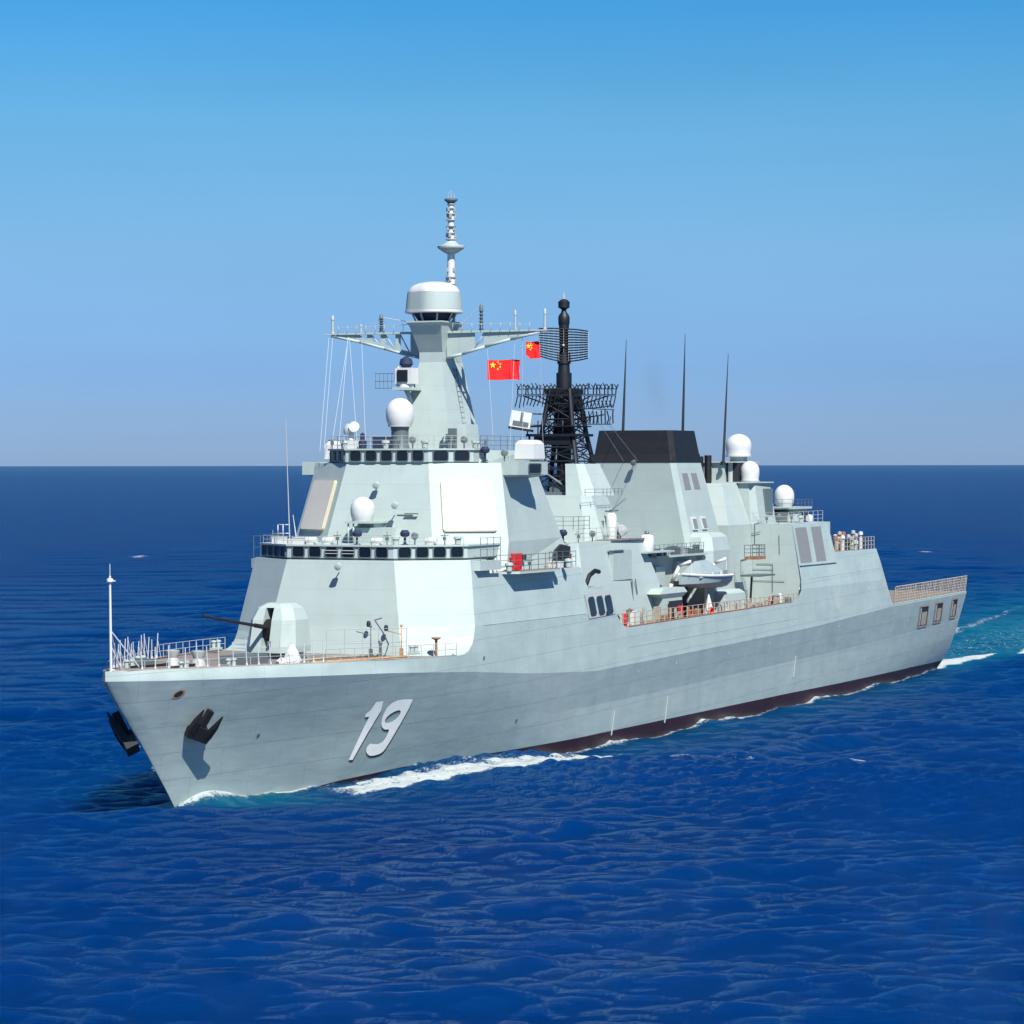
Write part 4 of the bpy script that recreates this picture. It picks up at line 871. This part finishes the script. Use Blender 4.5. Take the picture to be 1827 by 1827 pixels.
# hanging crane basket on the hangar front
mb = MB(); mb.prism([(94.8, 5.9), (96.9, 5.9), (96.9, 7.1), (94.8, 7.1)], 2, 12.9, 13.15); mb.build('crane_basket_floor', 'rust', ship)
railing([(94.8, 5.9, 13.15), (94.8, 7.1, 13.15), (96.9, 7.1, 13.15), (96.9, 5.9, 13.15)], 1.0, 3, .6, 'crane_basket', 'raild', .03, .025)
mb = MB(); mb.path([(96.0, 6.4, 14.1), (96.0, 6.4, 15.9), (97.5, 6.4, 16.0)], .05); mb.build('crane_cable', 'raild', ship)
# catenary of small parts between pods and bay (pipes and rails)
for s0, s1, p, z in ((72.0, 84, 6.2, 13.76), ): railing([(s0, p, z), (s1, p, z)], .9, 3, 1.0, m='raild')
for i in range(16):
    s = 72.5+i*.75; mb = MB(); mb.box(s, s+random.uniform(.2, .6), 5.6, 6.1, 13.76, 13.76+random.uniform(.2, .8)); mb.build('deck_valve_box', random.choice(['house', 'raild', 'rail']), ship)

rr_ = random.Random(11)
for i in range(95):
    s = rr_.uniform(59.5, 99.5); p = rr_.uniform(7.2, 8.45); k = rr_.randrange(5); h = rr_.uniform(.7, 1.9); mb = MB()
    if 79 < s < 82 and p > 7.2: continue
    if k == 0: mb.box(s-.3, s+.3, p-.2, p+.2, 8.15, 8.15+h)
    elif k == 1: mb.lathe((s, p, 8.15), [(.16, 0), (.16, h), (.05, h+.08)], 10)
    elif k == 2: mb.tube((s, p, 8.15), (s, p, 8.3+h), .05); mb.tube((s, p, 8.1+h), (s+.6, p, 8.2+h), .05)
    elif k == 3: mb.path([(s, p, 8.15), (s+.1, p, 8.2+h), (s+.9, p, 8.15+h*.8), (s+1.0, p, 8.15)], .06)
    else: mb.lathe((s, p, 8.45), [(.24, -.3), (.28, -.25), (.28, .25), (.24, .3)], 12, axis=(1, .2, 0))
    mb.build(('deck_box', 'deck_bollard', 'pipe_stand', 'pipe_bend', 'cable_drum')[k], rr_.choice(['rust', 'rust', 'raild', 'rail', 'dome', 'netm', 'red', 'mast']), ship)
for i in range(22):
    s = rr_.uniform(112.5, 123.5); p = rr_.uniform(5.2, 7.6); h = rr_.uniform(.5, 1.4); mb = MB(); mb.lathe((s, p, 13.1), [(.12, 0), (.10, h), (.22, h+.05), (.2, h+.3), (.02, h+.38)], 9); mb.build('roof_fitting', rr_.choice(['dome', 'netm', 'rust', 'rail']), ship)

# ---- flight deck safety nets
def net(pts, h, lean, name='safety_net'):
    mb = MB(); L = 0
    for (a, b) in zip(pts[:-1], pts[1:]):
        d = math.dist(a, b); n = max(1, int(d/.55))
        for i in range(n+1):
            q = lerp(a, b, i/n); j = random.uniform(-.05, .05); mb.tube(q, (q[0]+j, q[1]+lean+random.uniform(-.04, .04), q[2]+h), .038 if i % 3 else .055, n=4)
        for k in range(7):
            z = h*(k/6); mb.tube((a[0], a[1]+lean*k/6, a[2]+z+.02), (b[0], b[1]+lean*k/6, b[2]+z+.02), .034 if k % 6 else .055, n=4)
    return mb.build(name, 'netm', ship)
for side in (1, -1):
    e = edge(128.2, 155.1, side=side, inset=.05, n=12); net(e, 1.6, side*.2)
# faint inner rails + posts above starboard side net
mb = MB()
for s in np.arange(129, 155, 2.3): mb.tube((s, -7.6, 7.8), (s, -7.6, 10.0), .09, n=6)
mb.path([(129, -7.6, 9.9), (154, -7.5, 9.9)], .035); mb.build('net_post_row', 'boat', ship)

# ---- rigging: halyards from the yards
for (p, s1, p1, z1) in ((-6.95, 40, -5.0, 22.2), (-6.85, 41, -4.0, 22.2), (-6.9, 40, -5.6, 22.2), (-5.85, 41.5, -3.6, 22.2), (-8.2, 39.5, -5.9, 22.2), (-8.5, 40, -6.5, 22.0), (6.35, 46, 5.6, 21.3), (4.1, 45.5, 4.6, 22.1), (6.9, 47, 6.2, 21.3), (8.2, 48, 7.4, 21.3)):
    MB().tube((45.35, p, 30.4), (s1, p1, z1), .014, n=4).build('halyard', 'wire', ship)
for L in ([(45.35, 2.0, 31.0), (45.35, 3.7, 32.4)], [(45.35, -1.8, 31.3), (45.35, -4.2, 31.7), (45.35, -5.6, 30.7)], [(84.0, -1.5, 23.8), (72, 2.2, 24.4)], [(84.0, -.8, 21.2), (70, 2.5, 24.6)], [(84.0, .5, 21.2), (71, 2.8, 24.6)]):
    MB().path(L, .02, 4).build('stay_wire', 'wire', ship)

# ================================================================== things carried by the ship
# anchors
def anchor(side, label, s=7.7, z=5.3, k_=.88, out=0):
    p = side*(PS(s, z)+out); o = (s, p, z); a = empty('anchor', o)
    n_ = Vector((-.55, side*.72, -.42)).normalized()      # hull normal there (outward, down, forward)
    up = Vector((.12, side*.45, .88)); up = (up-n_*up.dot(n_)).normalized(); fw = n_.cross(up)
    c = Vector(o)+n_*.28
    def P(u, v, w_): return tuple(c+(fw*u+up*v+n_*w_)*k_)
    def bar(pts2, t, w0=.0):
        m_ = MB(); m_.loft([[P(u, v, w0) for u, v in pts2], [P(u, v, w0+t) for u, v in pts2]]); return m_
    bar([(-.22, -.3), (.22, -.3), (.20, 1.35), (-.20, 1.35)], .42, -.1).build('shank', 'iron', a)
    bar([(-.85, -.95), (.85, -.95), (.95, -.35), (.5, .05), (-.5, .05), (-.95, -.35)], .7, -.2).build('crown', 'iron', a)
    for k in (-1, 1):
        m_ = MB(); m_.loft([[P(k*.45, -.6, .1), P(k*.95, -.5, .1), P(k*.95, -.5, .5), P(k*.45, -.6, .55)], [P(k*.6, .3, .25), P(k*.95, .4, .25), P(k*.95, .4, .6), P(k*.6, .3, .65)], [P(k*.78, 1.35, .5), P(k*.84, 1.38, .5), P(k*.84, 1.38, .58), P(k*.78, 1.35, .58)]]); m_.build('fluke', 'iron', a)
    tag(a, label, 'anchor', 'anchors stowed on the bow'); return a
anchor(1, 'black anchor on the near port side of the bow, fully against the grey plating')
anchor(-1, 'black anchor jutting past the stem on the far side of the bow against the sea', 4.75, 4.95, 1.12, .22)

# flags
def flag(o, L, H, name, label, curl=0, cut=False):
    # flies towards aft-port, horizontal direction in ship coords
    dvec = Vector((.43, .90, 0)); nvec = Vector((-.90, .43, 0)); org = Vector(o)
    f = empty('flag', o)
    def P(u, v, off=0): # u 0..1 along, v 0..1 down
        w_ = .10*math.sin(u*7+v*1.2)*u+.05*math.sin(u*13-v*2)*u
        return tuple(org+dvec*(u*L*(1-.03*math.sin(v*3)))+Vector((0, 0, -v*H-.05*math.sin(u*6.5)*u-curl*u*v*0))+nvec*(w_+off))
    nx, ny = 22, 14; mb = MB(); vs = [P(i/nx, j/ny) for j in range(ny+1) for i in range(nx+1)]
    def keep(i, j): return True if not cut else not ((i/nx) < .30 and (j/ny) > .72 and (.30-i/nx)+(j/ny-.72) > .28)
    fs = [(j*(nx+1)+i, j*(nx+1)+i+1, (j+1)*(nx+1)+i+1, (j+1)*(nx+1)+i) for j in range(ny) for i in range(nx) if keep(i, j)]
    mb.add(vs, fs, True); mb.build('flag_cloth', 'flag', f)
    def star(u, v, r, rot):
        for off in (.016, -.016):
            m_ = MB(); pts = [P(u, v, off)]
            for k in range(10):
                rr_ = r if k % 2 == 0 else r*.4; a = rot-math.pi/2+k*math.pi/5; pts.append(P(u+rr_*math.cos(a)/L, v+rr_*math.sin(a)/H, off))
            m_.add(pts, [(0, 1+k, 1+(k+1) % 10) for k in range(10)]); m_.build('star', 'yellow', f)
    star(.17, .25, .20*H/1.3*1.1, 0)
    for u, v, a in ((.33, .10, .4), (.40, .20, .9), (.40, .34, 0), (.33, .45, .6)): star(u, v, .065*H, a)
    tag(f, label, 'flag', 'red flags flown from the yard'); return f
flag((45.4, 4.15, 28.5), 2.35, 1.42, 'flag', 'full rectangular red flag with yellow stars, the lower and larger one')
flag((45.4, 7.15, 29.75), 1.05, 1.2, 'flag', 'small red flag high beside the black grid antenna, its lower corner rounded', cut=True)

# ship's boat under the davits
def boat(o):
    b = empty('ship_boat', o); s0, p0, z0 = o
    L, Wd = 9.6, 1.15; rings = []
    for t in np.linspace(0, 1, 11):
        s = s0-L/2+L*t; k = math.sin(min(1, t*1.9+.06)*math.pi/2); kk = k*(1-.12*max(0, t-.7)/.3); zt = z0+1.0+.35*(1-t)**2.2
        rings.append([(s, p0-Wd*kk, zt), (s, p0-Wd*kk*.9, z0+.55), (s, p0-Wd*kk*.45, z0+.12*(1)+.45*(1-t)**3), (s, p0, z0+.5*(1-t)**3), (s, p0+Wd*kk*.45, z0+.12+.45*(1-t)**3), (s, p0+Wd*kk*.9, z0+.55), (s, p0+Wd*kk, zt)])
    MB().loft(rings, smooth=True).build('boat_hull', 'boat', b)
    for q in (1, -1): MB().path([(r[0][0], p0+q*abs(r[0][1]-p0), r[0][2]+.03) for r in rings], .11, 8).build('gunwale', 'white', b)
    c = MB(); c.loft([[(s0-2.6, p0-.95, z0+1.0), (s0-2.6, p0+.95, z0+1.0), (s0+2.6, p0+.95, z0+1.0), (s0+2.6, p0-.95, z0+1.0)], [(s0-2.3, p0-.9, z0+1.25), (s0-2.3, p0+.9, z0+1.25), (s0+2.8, p0+.9, z0+1.4), (s0+2.8, p0-.9, z0+1.4)], [(s0-1.0, p0-.2, z0+2.3), (s0-1.0, p0+.2, z0+2.3), (s0+.9, p0+.2, z0+2.35), (s0+.9, p0-.2, z0+2.35)]]); c.build('canopy', 'boat', b)
    MB().box(s0+2.6, s0+3.9, p0-.8, p0+.86, z0+1.0, z0+1.45).build('engine_cover', 'louver', b)
    MB().box(s0-.2, s0+.1, p0+.97, p0+1.05, z0+1.02, z0+1.4).box(s0+1.8, s0+2.1, p0+.97, p0+1.05, z0+1.02, z0+1.45).build('canopy_post', 'white', b)
    tag(b, 'grey covered motor boat hung in davits in the recess below the funnel', 'boat'); return b
boat((80.5, 7.3, 10.9))
# white draped cover and red ring in the bay
mb = MB(); o = (80.6, 7.9, 8.2)
rings = []
for z, r in ((8.2, .62), (8.7, .55), (9.3, .42), (9.9, .25), (10.5, .05)):
    rings.append([(80.6+r*1.5*math.cos(a)*(1+.18*math.sin(3*a)), 7.9+r*.8*math.sin(a)*(1+.15*math.cos(4*a)), z) for a in [2*math.pi*i/16 for i in range(16)]])
mb.loft(rings, smooth=True); tag(mb.build('canvas_cover', 'white', None, o), 'white canvas draped to a point over gear beneath the hanging boat', 'cover')
lr = MB(); c = Vector((80.0, 8.35, 9.1))
n1, n2 = 20, 8; vs = []; fs = []
for i in range(n1):
    a = 2*math.pi*i/n1; cc = c+Vector((math.cos(a)*.34, 0, math.sin(a)*.34))
    for j in range(n2):
        b_ = 2*math.pi*j/n2; vs.append(tuple(cc+Vector((math.cos(a), 0, math.sin(a)))*.09*math.cos(b_)+Vector((0, 1, 0))*.09*math.sin(b_)))
for i in range(n1):
    for j in range(n2): fs.append((i*n2+j, i*n2+(j+1) % n2, ((i+1) % n1)*n2+(j+1) % n2, ((i+1) % n1)*n2+j))
lr.add(vs, fs, True); lr.lathe((80.0, 8.2, 9.1), [(.25, -.02), (.25, .1)], 16, axis=(0, 1, 0))
tag(lr.build('life_ring', 'red', None, tuple(c)), 'red ring float standing before the white canvas cover on the boat deck', 'life ring')
mb = MB(); 
for s in (77.2, 78.1): mb.lathe((s, 7.9, 8.15), [(.3, 0), (.33, .4), (.3, .85), (.12, 1.0)], 12)
tag(mb.build('gas_bottle_pair', 'red', None, (77.6, 7.9, 8.15)), 'pair of red canisters on the boat deck left of the white cover', 'canisters')
mb = MB(); mb.box(84.6, 88.6, 7.9, 8.35, 8.15, 8.75); tag(mb.build('storage_crate', 'red', None, (86.6, 8.1, 8.15)), 'long low red crate behind the boat deck rail right of the white cover', 'crate')

# faint exhaust smoke over the funnel
bm = bmesh.new(); bmesh.ops.create_icosphere(bm, subdivisions=3, radius=1)
sm_ = bpy.data.meshes.new('smoke'); bm.to_mesh(sm_); bm.free(); smo = bpy.data.objects.new('smoke', sm_); scene.collection.objects.link(smo)
smo.matrix_world = SHIPM @ Matrix.Translation(V(88.5, .2, 27.8)) @ Matrix.Rotation(R(20), 4, 'Y') @ Matrix.Diagonal((2.0, 1.7, 5.0, 1)); tag(smo, 'faint grey exhaust smoke rising above the black funnel cap', 'smoke', kind='stuff')
sv = bpy.data.materials.new('smoke_volume'); sv.use_nodes = True; t = sv.node_tree; t.nodes.clear(); o_ = t.nodes.new('ShaderNodeOutputMaterial'); v_ = t.nodes.new('ShaderNodeVolumePrincipled')
v_.inputs['Color'].default_value = (.25, .24, .24, 1); tc_ = t.nodes.new('ShaderNodeTexCoord'); gr = t.nodes.new('ShaderNodeTexGradient'); gr.gradient_type = 'QUADRATIC_SPHERE'; t.links.new(tc_.outputs['Object'], gr.inputs[0])
ns_ = t.nodes.new('ShaderNodeTexNoise'); ns_.inputs['Scale'].default_value = 1.6; t.links.new(tc_.outputs['Object'], ns_.inputs[0])
m1 = t.nodes.new('ShaderNodeMath'); m1.operation = 'MULTIPLY'; t.links.new(gr.outputs[1], m1.inputs[0]); t.links.new(ns_.outputs[0], m1.inputs[1])
m2 = t.nodes.new('ShaderNodeMath'); m2.operation = 'MULTIPLY'; m2.inputs[1].default_value = .2; t.links.new(m1.outputs[0], m2.inputs[0]); t.links.new(m2.outputs[0], v_.inputs['Density']); t.links.new(v_.outputs[0], o_.inputs['Volume']); sm_.materials.append(sv)

# ================================================================== the sea
def ship_coords(X, Y):
    a = (math.sin(YAW), math.cos(YAW)); q = (a[1], -a[0]); return (X-BX)*a[0]+(Y-BY)*a[1], (X-BX)*q[0]+(Y-BY)*q[1]
def axis_pts(lo, hi, step, far_lo, far_hi, g=1.09):
    c = list(np.arange(lo, hi, step)); l = []; d = step; x = lo
    while x > far_lo: d *= g; x -= d; l.append(x)
    r = []; d = step; x = c[-1]
    while x < far_hi: d *= g; x += d; r.append(x)
    return np.array(l[::-1]+c+r)
xs = axis_pts(-36, 78, .26, -90000, 90000, 1.075); 
yn = list(np.arange(108, 250, .26)); yy = yn[-1]; d = .26
while yy < 300000: d = max(d, (yy/250)**1.6*.26); yy += min(d, 30000); yn.append(yy)
yl = []; yy = 108; d = .26
while yy > -300: d *= 1.12; yy -= d; yl.append(yy)
ys = np.array(yl[::-1]+yn)
nx, ny = len(xs), len(ys); print('sea grid', nx, ny)
X, Y = np.meshgrid(xs, ys); X = X.ravel(); Y = Y.ravel()
dx = np.gradient(xs); dy = np.gradient(ys); SP = np.maximum(*np.meshgrid(dx, dy)).ravel()
rng = np.random.default_rng(3)
WCAPS = [(24.7, 222.5, 1.0, 1.6), (41.5, 231, .5, 1.0), (50, 238, .4, .8), (13.6, 217, 1.2, 1.6), (45, 224.5, .8, .8), (16, 214.5, .9, .7), (-87, 727, 1.6, 9), (100, 760, 2.2, 9), (-20, 420, .8, 2.5), (92, 520, 1.0, 4), (60, 330, .7, 1.5), (-30, 175, .3, .5)]
Z = np.zeros_like(X); DX = np.zeros_like(X); DY = np.zeros_like(X)
near = SP < 60
Xn, Yn, Sn = X[near], Y[near], SP[near]; zn = np.zeros_like(Xn); dxn = zn.copy(); dyn = zn.copy()
NW = 96
for i in range(NW):
    lam = .85*(24/.85)**((i+.5)/NW)*rng.uniform(.93, 1.07)
    th = R(-95)+rng.normal(0, .42); k = 2*math.pi/lam
    ka = .040*float(I(lam, [.8, 2.5, 6, 12, 24], [1.5, 1.35, .72, .62, .36])); a = ka/k
    att = np.clip((lam/np.maximum(Sn, 1e-3)-3)/3, 0, 1)
    ph = k*(Xn*math.cos(th)+Yn*math.sin(th))+rng.uniform(0, 6.28)
    # wave groups so that no train runs on unbroken
    kg = k*rng.uniform(.06, .14); tg = th+rng.normal(0, 1.0)
    env = .65+.55*np.sin(kg*(Xn*math.cos(tg)+Yn*math.sin(tg))+rng.uniform(0, 6.28))
    aa = a*att*env; zn += aa*np.cos(ph); sn = np.sin(ph)*aa; dxn -= math.cos(th)*sn; dyn -= math.sin(th)*sn
S_, P_ = ship_coords(Xn, Yn); ap = np.abs(P_)
D_ = ap-psurf(np.clip(S_, 8.3, 154), np.zeros_like(S_)); D_ = np.where((S_ < 8.3) | (S_ > 154), 99, D_)
Dc = np.maximum(D_, 0)
calm = np.clip(1-.5*np.exp(-Dc/3.0), 0, 1); zn *= calm
G = lambda x, c, w_: np.exp(-((x-c)/w_)**2)
bow = 1.15*G(S_, 11.0, 2.2)*np.exp(-(Dc/1.3)**2)+.35*G(S_, 15.5, 2.5)*np.exp(-(Dc/.8)**2)
rdg = 3.5+(S_-20)*.40; on = np.clip((S_-16.5)/3, 0, 1)*np.clip((41-S_)/4, 0, 1)
chop = .16*np.sin(S_*2.3+.8*np.sin(Dc*1.9))+.13*np.sin(S_*4.7+Dc*2.1+1)+.12*np.sin(Dc*4.4-S_*1.2)+.10*np.sin(S_*7.9-Dc*3.7)
irr = 1+chop
rdg = rdg+.30*np.sin(S_*.7)+.12*np.sin(S_*1.9+1)
ridge = on*(1.1+.4*chop)*(.5+.7*np.clip((S_-21)/9, 0, 1))
trough = -.6*np.exp(-((Dc-1.0)/1.6)**2)*np.clip((S_-19)/5, 0, 1)*np.clip((46-S_)/5, 0, 1)
bumps = sum(h*np.exp(-np.clip(S_-c, 0, None)/wa)*np.exp(-np.clip(c-S_, 0, None)/(wa*.35)) for c, h, wa in ((47.5, 1, 3.2), (58.5, .9, 3.0), (78, .9, 3.2), (84.5, .8, 2.5), (107, .7, 4.0), (124, .4, 4)))
zh = .42*bumps*np.exp(-(Dc/1.1)**2)
second = .6*np.clip((S_-40)/6, 0, 1)*np.clip((75-S_)/10, 0, 1)*np.exp(-((Dc-(8.6+(S_-40)*.28))/1.4)**2)
inship = (D_ < 50)
stb = np.where(P_ > 0, 1.0, .35)
zn += np.where(inship, (bow+ridge+zh+second)*stb+trough, 0)
# foam amount
foam = np.where(inship, 1.3*G(S_, 11.0, 3.2)*np.exp(-(Dc/.6)**2)+.75*G(S_, 11, 2.6)*np.exp(-(Dc/1.4)**2)
   + on*1.75*irr*np.where(Dc > rdg+.3, np.exp(-((Dc-rdg-.6)/.75)**2), np.exp(-((Dc-rdg-.6)/3.2)**2))*np.clip((S_-17.5)/3, 0, 1)
   + .8*G(S_, 17.5, 3)*np.exp(-(Dc/.5)**2)
   + (.85+.5*np.minimum(bumps, 1))*np.exp(-(Dc/(.45+.7*np.minimum(bumps, 1)))**2)*np.clip((S_-13)/3, 0, 1)
   + .62*irr*np.clip((S_-38)/4, 0, 1)*np.clip((62-S_)/12, 0, 1)*np.exp(-((Dc-(7.2+(S_-38)*.36))/1.4)**2)
   + .30*np.clip((S_-24)/6, 0, 1)*np.clip((62-S_)/18, 0, 1)*np.exp(-((Dc-3.2)/2.6)**2), 0)
wk = np.clip((S_-153)/3, 0, 1)*np.clip((420-S_)/180, 0, 1)
lin = 3.3+(S_-158)*.14
foam += np.where(S_ > 150, wk*(1.5*np.exp(-((ap-lin)/1.0)**2)*np.clip(1.5-(S_-160)/250, .4, 1.5)*np.where(P_ > 0, 1, .35)+.50*np.exp(-(ap/np.maximum(lin, .5))**4)), 0)
teal = np.where(inship, .9*G(S_, 12.5, 5)*np.exp(-Dc/2.5)+.35*np.exp(-Dc/6)*np.clip((S_-8)/5, 0, 1), 0)  # churned water at the bow, plus hull reflection tinted into the water colour
teal += np.where(S_ > 150, wk*1.0*np.exp(-(ap/np.maximum(lin+3+(S_-155)*.05, 1))**4), 0)
for wx_, wy_, r1, r2 in WCAPS: foam += 1.1*np.exp(-((Xn-wx_)/r1)**2-((Yn-wy_)/r2)**2)
Z[near] = zn; DX[near] = dxn*.9; DY[near] = dyn*.9
FO = np.zeros_like(X); TE = np.zeros_like(X); FO[near] = np.clip(foam, 0, 1.3); TE[near] = np.clip(teal, 0, 1)
me = bpy.data.meshes.new('sea'); N = nx*ny
me.vertices.add(N); me.vertices.foreach_set('co', np.stack([X+DX, Y+DY, Z], 1).ravel().astype(np.float32))
ii, jj = np.meshgrid(np.arange(nx-1), np.arange(ny-1)); b0_ = (jj*nx+ii).ravel(); quads = np.stack([b0_, b0_+1, b0_+nx+1, b0_+nx], 1)
nf = len(quads); me.loops.add(nf*4); me.polygons.add(nf); me.loops.foreach_set('vertex_index', quads.ravel().astype(np.int32))
me.polygons.foreach_set('loop_start', (np.arange(nf)*4).astype(np.int32)); me.polygons.foreach_set('use_smooth', np.ones(nf, bool))
me.update(); me.validate()
for nm, arr in (('foam', FO), ('teal', TE)):
    at = me.attributes.new(nm, 'FLOAT', 'POINT'); at.data.foreach_set('value', arr.astype(np.float32))
sea = bpy.data.objects.new('sea', me); scene.collection.objects.link(sea); sea['kind'] = 'structure'; sea['label'] = 'deep blue rippled open sea with foam along the hull'
wm = bpy.data.materials.new('sea_water'); wm.use_nodes = True; t = wm.node_tree; b = t.nodes['Principled BSDF']
def N_(k, **kw):
    n = t.nodes.new(k)
    for a_, v_ in kw.items(): setattr(n, a_, v_)
    return n
tc = N_('ShaderNodeTexCoord'); af = N_('ShaderNodeAttribute', attribute_name='foam'); at_ = N_('ShaderNodeAttribute', attribute_name='teal')
def noise(scale, detail, vec, rough=.6, dist=0):
    n = N_('ShaderNodeTexNoise'); n.inputs['Scale'].default_value = scale; n.inputs['Detail'].default_value = detail; n.inputs['Roughness'].default_value = rough; n.inputs['Distortion'].default_value = dist; t.links.new(vec, n.inputs['Vector']); return n.outputs[0]
def math_(op, a_, b_=None, clamp=False):
    n = N_('ShaderNodeMath', operation=op, use_clamp=clamp)
    for i_, v_ in enumerate((a_, b_)):
        if v_ is None: continue
        if isinstance(v_, (int, float)): n.inputs[i_].default_value = v_
        else: t.links.new(v_, n.inputs[i_])
    return n.outputs[0]
mpv = N_('ShaderNodeMapping'); mpv.inputs['Scale'].default_value = (.30, 1, 1); t.links.new(tc.outputs['Object'], mpv.inputs[0]); vec = mpv.outputs[0]
WDEEP, WTEAL, WFOAM, WFMAX = (.0001, .0150, .082), (.003, .10, .135), (.42, .48, .48), .33
big = noise(.05, 3, tc.outputs['Object'])
c1 = N_('ShaderNodeMixRGB'); c1.inputs[1].default_value = (WDEEP[0]*.7, WDEEP[1]*.8, WDEEP[2]*.85, 1); c1.inputs[2].default_value = (WDEEP[0]*1.2, WDEEP[1]*1.5, WDEEP[2]*1.2, 1); t.links.new(big, c1.inputs[0])
tn = noise(.35, 5, vec); tf = math_('MULTIPLY', at_.outputs['Fac'], math_('ADD', math_('MULTIPLY', tn, 1.4), -.1), True)
c2 = N_('ShaderNodeMixRGB'); t.links.new(tf, c2.inputs[0]); t.links.new(c1.outputs[0], c2.inputs[1]); c2.inputs[2].default_value = (*WTEAL, 1)
fn = noise(1.3, 10, tc.outputs['Object'], .74, .9); fn2 = noise(5.5, 6, tc.outputs['Object'], .7)
fsum = math_('ADD', math_('MULTIPLY', af.outputs['Fac'], .46), math_('ADD', math_('MULTIPLY', fn, 1.0), math_('MULTIPLY', math_('SUBTRACT', fn2, .5), .9)))
fm = math_('MULTIPLY', math_('SUBTRACT', fsum, .77), 5.0, True)
c3 = N_('ShaderNodeMixRGB'); t.links.new(fm, c3.inputs[0]); t.links.new(c2.outputs[0], c3.inputs[1]); c3.inputs[2].default_value = (*WFOAM, 1)
h0 = noise(2.3, 6, vec, .65, .5); h1 = math_('SUBTRACT', 1.0, math_('MULTIPLY', math_('ABSOLUTE', math_('SUBTRACT', h0, .5)), 3.2)); h2 = noise(8, 6, vec, .68); h3 = noise(.9, 4, vec)
bh = math_('ADD', math_('MULTIPLY', h1, .035), math_('ADD', math_('MULTIPLY', h2, .20), math_('MULTIPLY', h3, .50)))
bh = math_('ADD', bh, math_('MULTIPLY', fm, .10))
bu = N_('ShaderNodeBump'); bu.inputs['Strength'].default_value = 1.0; bu.inputs['Distance'].default_value = 1.0; t.links.new(bh, bu.inputs['Height'])
t.nodes.remove(b); od = t.nodes['Material Output']
ss = N_('ShaderNodeSubsurfaceScattering', falloff='BURLEY'); ss.inputs['Scale'].default_value = 7.0; ss.inputs['Radius'].default_value = (1, 1, 1); t.links.new(c2.outputs[0], ss.inputs['Color'])
df = N_('ShaderNodeBsdfDiffuse'); t.links.new(c3.outputs[0], df.inputs['Color'])
# light scattered back from inside the water does not follow the facets; foam does
up_ = N_('ShaderNodeCombineXYZ'); up_.inputs[2].default_value = 1; nmx = N_('ShaderNodeMixRGB'); t.links.new(fm, nmx.inputs[0]); t.links.new(up_.outputs[0], nmx.inputs[1]); t.links.new(bu.outputs[0], nmx.inputs[2]); t.links.new(nmx.outputs[0], df.inputs['Normal'])
gl = N_('ShaderNodeBsdfGlossy'); gl.inputs['Roughness'].default_value = .05; gl.inputs['Color'].default_value = (.74, .95, 1, 1); t.links.new(bu.outputs[0], gl.inputs['Normal'])
gp = N_('ShaderNodeNewGeometry'); sy = N_('ShaderNodeSeparateXYZ'); t.links.new(gp.outputs['Position'], sy.inputs[0])
# open sea far beyond the ship: unresolved steep chop keeps the mean mirror share low
fr2 = N_('ShaderNodeMapRange'); t.links.new(sy.outputs['Y'], fr2.inputs[0]); fr2.inputs[1].default_value = 230; fr2.inputs[2].default_value = 600; fr2.inputs[3].default_value = .80; fr2.inputs[4].default_value = WFMAX; fcap = fr2.outputs[0]
fr_ = N_('ShaderNodeFresnel'); fr_.inputs['IOR'].default_value = 1.33; t.links.new(bu.outputs[0], fr_.inputs['Normal'])
ff = math_('MULTIPLY', math_('MINIMUM', math_('MULTIPLY', math_('POWER', fr_.outputs[0], 1.3), .95), fcap), math_('SUBTRACT', 1.0, fm))
mx_ = N_('ShaderNodeMixShader'); t.links.new(ff, mx_.inputs[0]); bm_ = N_('ShaderNodeMixShader'); t.links.new(up_.outputs[0], ss.inputs['Normal']); t.links.new(fm, bm_.inputs[0]); t.links.new(ss.outputs[0], bm_.inputs[1]); t.links.new(df.outputs[0], bm_.inputs[2]); t.links.new(bm_.outputs[0], mx_.inputs[1]); t.links.new(gl.outputs[0], mx_.inputs[2]); t.links.new(mx_.outputs[0], od.inputs['Surface'])
me.materials.append(wm)
for o in ALL:
    if '_o' in o: del o['_o']
